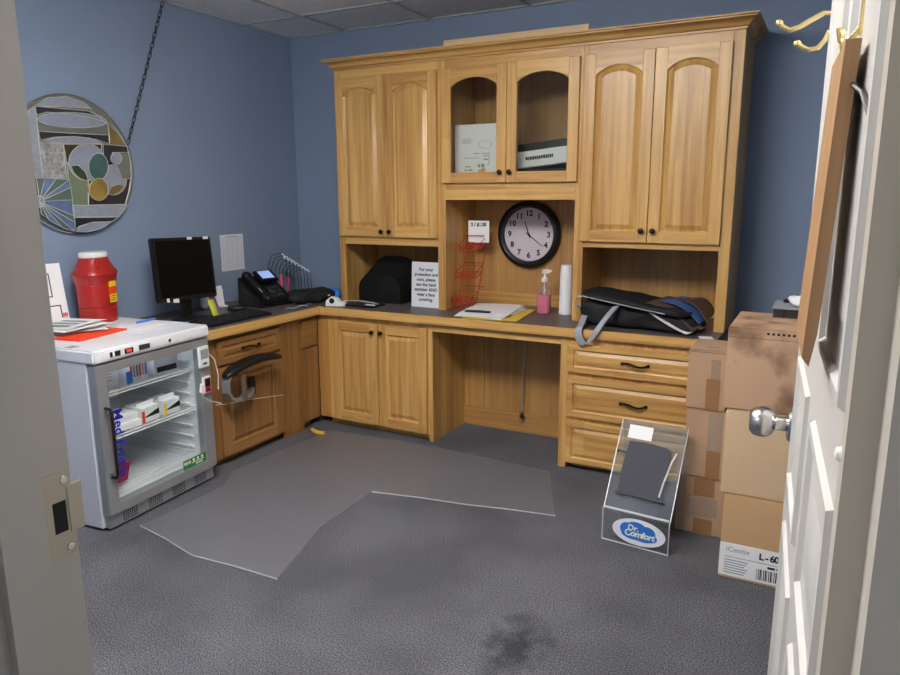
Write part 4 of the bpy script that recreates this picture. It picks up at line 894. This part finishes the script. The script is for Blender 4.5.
def curved(nm, mats, label, cat, c, sag, th=.002, mi2=None):
    b = B(); sheet(b, c, sag, th, 12); return single(nm, b, mats, label, cat)
z = ZW
curved('white_sheet', M['paper'], 'white sheet sliding off the black bag under the brown brochures', 'paper', [(2.56, -.555, z+.118), (2.775, -.585, z+.010), (2.83, -.42, z+.02), (2.63, -.38, z+.128)], (.01, -.012, -.010))
curved('brochure', M['brochure'], 'brown brochure curled over the right end of the bag, nearest the front', 'brochure', [(2.575, -.54, z+.143), (2.80, -.565, z+.022), (2.845, -.40, z+.055), (2.64, -.36, z+.158)], (.01, 0, .022), .004)
curved('brochure', M['brochureblue'], 'brochure with a blue cover lying between the two brown ones', 'brochure', [(2.63, -.50, z+.150), (2.82, -.52, z+.055), (2.85, -.33, z+.075), (2.69, -.30, z+.150)], (.01, 0, .024), .004)
curved('brochure', M['brochure'], 'brown brochure curled against the right hutch stile, the rearmost one', 'brochure', [(2.70, -.44, z+.148), (2.845, -.47, z+.06), (2.86, -.27, z+.075), (2.74, -.25, z+.14)], (.01, 0, .03), .004)
b = B(); b.box(-.03, .03, -.03, .03, 0, .0015); single('paper_scrap', b, M['paper'], 'small white scrap at the right end of the worktop edge', 'paper', (2.862, -.575, ZW), .3)

# ================================================================ cartons at the right
def box_(label, x0, x1, y0, y1, z0, z1, m_, group, tape=None, rz=0, extra=None):
    w, d, h = x1-x0, y1-y0, z1-z0
    t = thing('cardboard_box', label, 'cardboard box', (x0, y0, z0+.0005), rz, group)
    b = B(); b.box(0, w, 0, d, 0, h-.003, .004); obj('carton_body', b, m_, t)
    b = B(); b.box(.002, w-.002, .002, d/2-.002, h-.003, h, .001); b.box(.002, w-.002, d/2+.002, d-.002, h-.003, h, .001); obj('top_flaps', b, m_, t)
    for (a, c, e, f, mm) in tape or (): 
        b = B(); b.box(a, c, -.0012, -.0002, e, f); obj('tape', b, M[mm], t, 'shiny packing tape' if mm == 'tape' else 'brown packing tape')
    if extra: extra(t, w, d, h)
    return t
def seam(t, w, d, h):
    b = B(); b.box(.0, w, -.0006, 0, h-.012, h-.0105); obj('flap_seam', b, M['rubber'], t)
    b = B()
    for k in range(4): b.box(w*.38+.014*k, w*.38+.009+.014*k, .05, .062, h, h+.0004)
    obj('printed_marks', b, M['rubber'], t)
gA = 'column of small brown boxes beside the drawers'
box_('bottom brown box of the narrow column beside the drawers', 2.852, 3.043, -1.06, -.68, 0, .250, CB1, gA, [(.07, .15, .17, .247, 'tapeb'), (.075, .15, .0, .07, 'tapeb'), (.05, .165, .08, .165, 'tape')])
box_('middle brown box of the narrow column with shiny torn tape', 2.872, 3.03, -1.06, -.70, .2515, .542, CB1, gA, [(.088, .143, .12, .287, 'tape'), (.088, .143, .0, .12, 'tapeb')])
box_('top brown box of the narrow column beside the drawers', 2.866, 3.018, -1.06, -.835, .5435, .792, CB1, gA, [(.09, .125, .13, .21, 'tape'), (.075, .128, .0, .13, 'tapeb')], extra=seam)
gB = 'column of large boxes behind the door'
def lab(t, w, d, h):
    b = B(); b.box(.0, .262, -.0016, -.0002, .012, .142); b.mi = 1
    b.box(.018, .26, -.002, -.0015, .088, .0895); b.text('L - 60', .034, on_front(.168, -.002, .112), bold=.0013, ext=.0003, spacing=.85)
    b.box(.165, .19, -.002, -.0015, .071, .080); b.box(.195, .215, -.002, -.0015, .071, .080)
    for k in range(20):
        w_ = .0016+.0014*((k*7) % 3); b.box(.13+.0058*k, .13+.0058*k+w_, -.002, -.0015, .022, .064)
    b.mi = 2; b.text('iCentix', .028, on_front(.062, -.002, .118), ext=.0003)
    for k in range(6): b.box(.018, .10-.006*(k % 3), -.002, -.0015, .074-.010*k, .078-.010*k)
    obj('shipping_label', b, [M['paper'], M['ink'], M['greyink']], t, 'white shipping label with barcode')
box_('bottom box of the column behind the door with a white shipping label', 3.070, 3.52, -1.375, -.95, 0, .330, CB4, gB, extra=lab)
box_('plain tan middle box of the column behind the door', 3.055, 3.50, -1.37, -.955, .3315, .650, CB3, gB, [])
def seam2(t, w, d, h):
    b = B(); b.box(0.002, w-.002, -.0006, 0, h-.036, h-.0345); obj('flap_seam', b, M['rubber'], t)
    b = B()
    for k in range(7): b.box(.125+.016*k, .134+.016*k, -.0006, 0, h-.020, h-.012)
    obj('printed_marks', b, M['ink'], t)
box_('large water-stained top box of the column behind the door', 3.042, 3.49, -1.37, -1.0, .6515, .948, CB2, gB, extra=seam2)
ZB = .9495
t = thing('ribbed_tray', 'black ribbed tray with a pale rim on the stained top box', 'tray', (3.165, -1.10, ZB))
b = B(); b.box(0, .22, 0, .20, 0, .032)
for k in range(11): b.box(.006+.02*k, .015+.02*k, -.006, 0, .002, .03)
obj('tray_body', b, M['rubber'], t)
b = B(); b.box(-.004, .224, -.010, .204, .0325, .038, .001); obj('rim', b, M['grey'], t)
b = softbox(.10, .08, .04, 3, 6, .012, 20, 5); single('crumpled_packet', b, M['paper'], 'crumpled white packet on the black ribbed tray', 'packet', (3.265, -1.045, ZB+.0385), .4)
b = B(); b.box(0, .14, 0, .05, 0, .009, .003); single('black_clip', b, M['black'], 'thin black strip lying behind the crumpled packet', 'clip', (3.19, -.965, ZB+.0385), .05)

# ---- acrylic display stand
t = thing('acrylic_stand', 'clear acrylic display stand with an oval logo badge on the carpet', 'display stand', (2.603, -1.290, .0006), math.radians(-5))
Ws = .272; prof_ = [(0, 0), (0, .135), (.014, .147), (.205, .468)]
th = .006
def strip(p):
    o = []
    for i, q in enumerate(p):
        a = Vector(p[max(i-1, 0)]); c = Vector(p[min(i+1, len(p)-1)]); d = (c-a).normalized(); o.append((q[0]+d.y*th, q[1]-d.x*th))
    return p+o[::-1]
b = B(); b.prism(strip(prof_), 0, Ws, 'x'); obj('bent_sheet', b, M['acrylic'], t, ang=8)
b = B()
for x_ in (-.0015, Ws-.0015): b.prism(strip(prof_), x_, x_+.003, 'x')
b.tube([(0.004, .006, .144), (Ws-.004, .006, .144)], .005, 6); b.tube([(0.002, .002, .003), (Ws-.002, .002, .003)], .003, 6)
obj('polished_edge', b, M['acryledge'], t, ang=20)
b = B(); b.prism([(.200, .462), (.225, .456), (.235, .003), (.228, .003), (.218, .448), (.198, .456)], .0, Ws, 'x'); obj('rear_leg', b, M['acrylic'], t, ang=8)
ang = math.atan2(.321, .191); SL = Matrix.Translation((0, .014, .147)) @ Matrix.Rotation(ang, 4, 'X')
b = B(); b.box(.035, .235, .055, .065, .001, .022, .002, SL); obj('ledge', b, M['black'], t)
b = B()
n_ = 40
b.loft([[(Ws*.56+.108*math.cos(2*PI*k/n_), y_, .068+.056*math.sin(2*PI*k/n_)) for k in range(n_)] for y_ in (-.0006, -.0018)]); b.mi = 1
cl = []
for (cx_, cz_, rx_, rz_) in ((-.045, .006, .032, .028), (-.01, .018, .042, .026), (.035, .006, .034, .028), (.05, -.012, .026, .018), (-.02, -.014, .05, .020), (.02, -.016, .045, .020)):
    y2 = -.0022-.0001*len(cl); cl.append(0); b.loft([[(Ws*.56+cx_+rx_*math.cos(2*PI*k/24), y_, .068+cz_+rz_*math.sin(2*PI*k/24)) for k in range(24)] for y_ in (-.0016, y2)])
b.mi = 2; b.text('Dr.', .034, on_front(Ws*.56-.022, -.0031, .083, 0), bold=.0008, ext=.0003, shear=.1); b.text('Comfort', .038, on_front(Ws*.56+.004, -.0031, .060, 0), bold=.0010, ext=.0003, shear=.1, spacing=.9)
obj('logo_badge', b, [M['paperb'], M['logo'], M['cream']], t)
b = B(); b.box(.035, .135, .295, .352, .001, .0018, 0, SL); obj('sticker_reflection', b, M['paper'], t)  # flat white sheet standing for a sticker with a reflection painted in
b = B(); b.prism([(.045, .066), (.205, .066), (.222, .16), (.226, .262), (.21, .276), (.13, .284), (.05, .280), (.042, .16)], .002, .012, 'z', SL)
single('grey_insole', b, M['pad'], 'dark grey tapered insole sheet resting on the acrylic stand', 'insole', (2.603, -1.290, .0012), math.radians(-5))
b = B(); b.tube([(.20, .082, .016), (.212, .16, .022), (.228, .25, .020), (.24, .30, .016)], .005, 8); b.join(B().bm)
b2 = B(); b2.tube([SL @ Vector(p) for p in ((.215, .075, .020), (.224, .14, .024), (.238, .22, .022), (.25, .262, .018))], .004, 6)
obj('retaining_strap', b2, M['acryledge'], t)

# ---- loose armrest against the desk cabinet, floor mat, yellow scrap
t = thing('chair_arm_support', 'black padded chair armrest on a curved silver bracket against the desk cabinet', 'chair armrest', (.60, -1.475, .40), PI/2)
def pd(p): p.z += .02-.05*((p.x-.02)/.25)**2*1.2; return p
bm = softbox(.42, .085, .04, 3.2, 11, 0, 1, 0, None); 
for v in bm.verts: v.co.z += .035*(1-((v.co.x-.03)/.21)**2)
b = B(); b.join(bm, Matrix.Translation((.20, -.115, .105))); obj('arm_pad', b, M['black'], t)
loop = [(.02+.0, -.115, .115), (-.0, -.115, .08), (.0, -.115, .03), (.03, -.11, -.01), (.10, -.10, -.035), (.18, -.08, -.035), (.24, -.05, -.03), (.27, -.024, -.02)]
b = B()
loops = []
for i, p in enumerate(loop):
    p = Vector(p); q = Vector(loop[min(i+1, 7)])-Vector(loop[max(0, i-1)]); n_ = Vector((-q.z, 0, q.x)).normalized()*.007; w_ = Vector((0, .022, 0)); loops.append([p-n_-w_, p+n_-w_, p+n_+w_, p-n_+w_])
b.loft(loops); obj('bracket', b, M['steel'], t)
b = B(); b.box(.245, .30, -.03, -.0225, -.06, .04, .003); obj('mounting_plate', b, M['black'], t)
b = B(); b.box(.10, .135, -.125, -.105, -.04, .10, .004); obj('inner_post', b, M['chrome'], t)
pts = [(.80, -1.62), (.80, -2.10), (1.20, -2.18), (1.62, -2.16), (1.50, -1.75), (1.49, -1.34), (1.95, -1.26), (2.36, -1.18), (2.16, -.70), (1.42, -.66), (1.30, -.66), (.75, -.70), (.70, -1.45)]
t = thing('chair_mat', 'clear worn vinyl chair mat lying on the carpet before the desk', 'chair mat', (0, 0, .0004))
b = B(); b.prism(pts, 0, .0025, 'z'); obj('mat_sheet', b, M['mat'], t)
for i in (1, 2, 5, 6):
    b = B(); a, c = Vector((*pts[i], .0025)), Vector((*pts[i+1], .0025)); b.tube([a, (a+c)/2+Vector((0, .004, .001)), c], .0028, 6); obj('raised_edge', b, M['matedge'], t)
b = B(); b.prism([(-.035, .075), (-.02, .03), (.0, .0), (.045, -.012), (.055, .004), (.03, .02), (.0, .045), (-.02, .085)], 0, .012, 'z')
single('yellow_scrap', b, M['manila'], 'small curved pale yellow scrap on the carpet near the desk cabinet corner', 'scrap', (.72, -.80, .0035), .6)
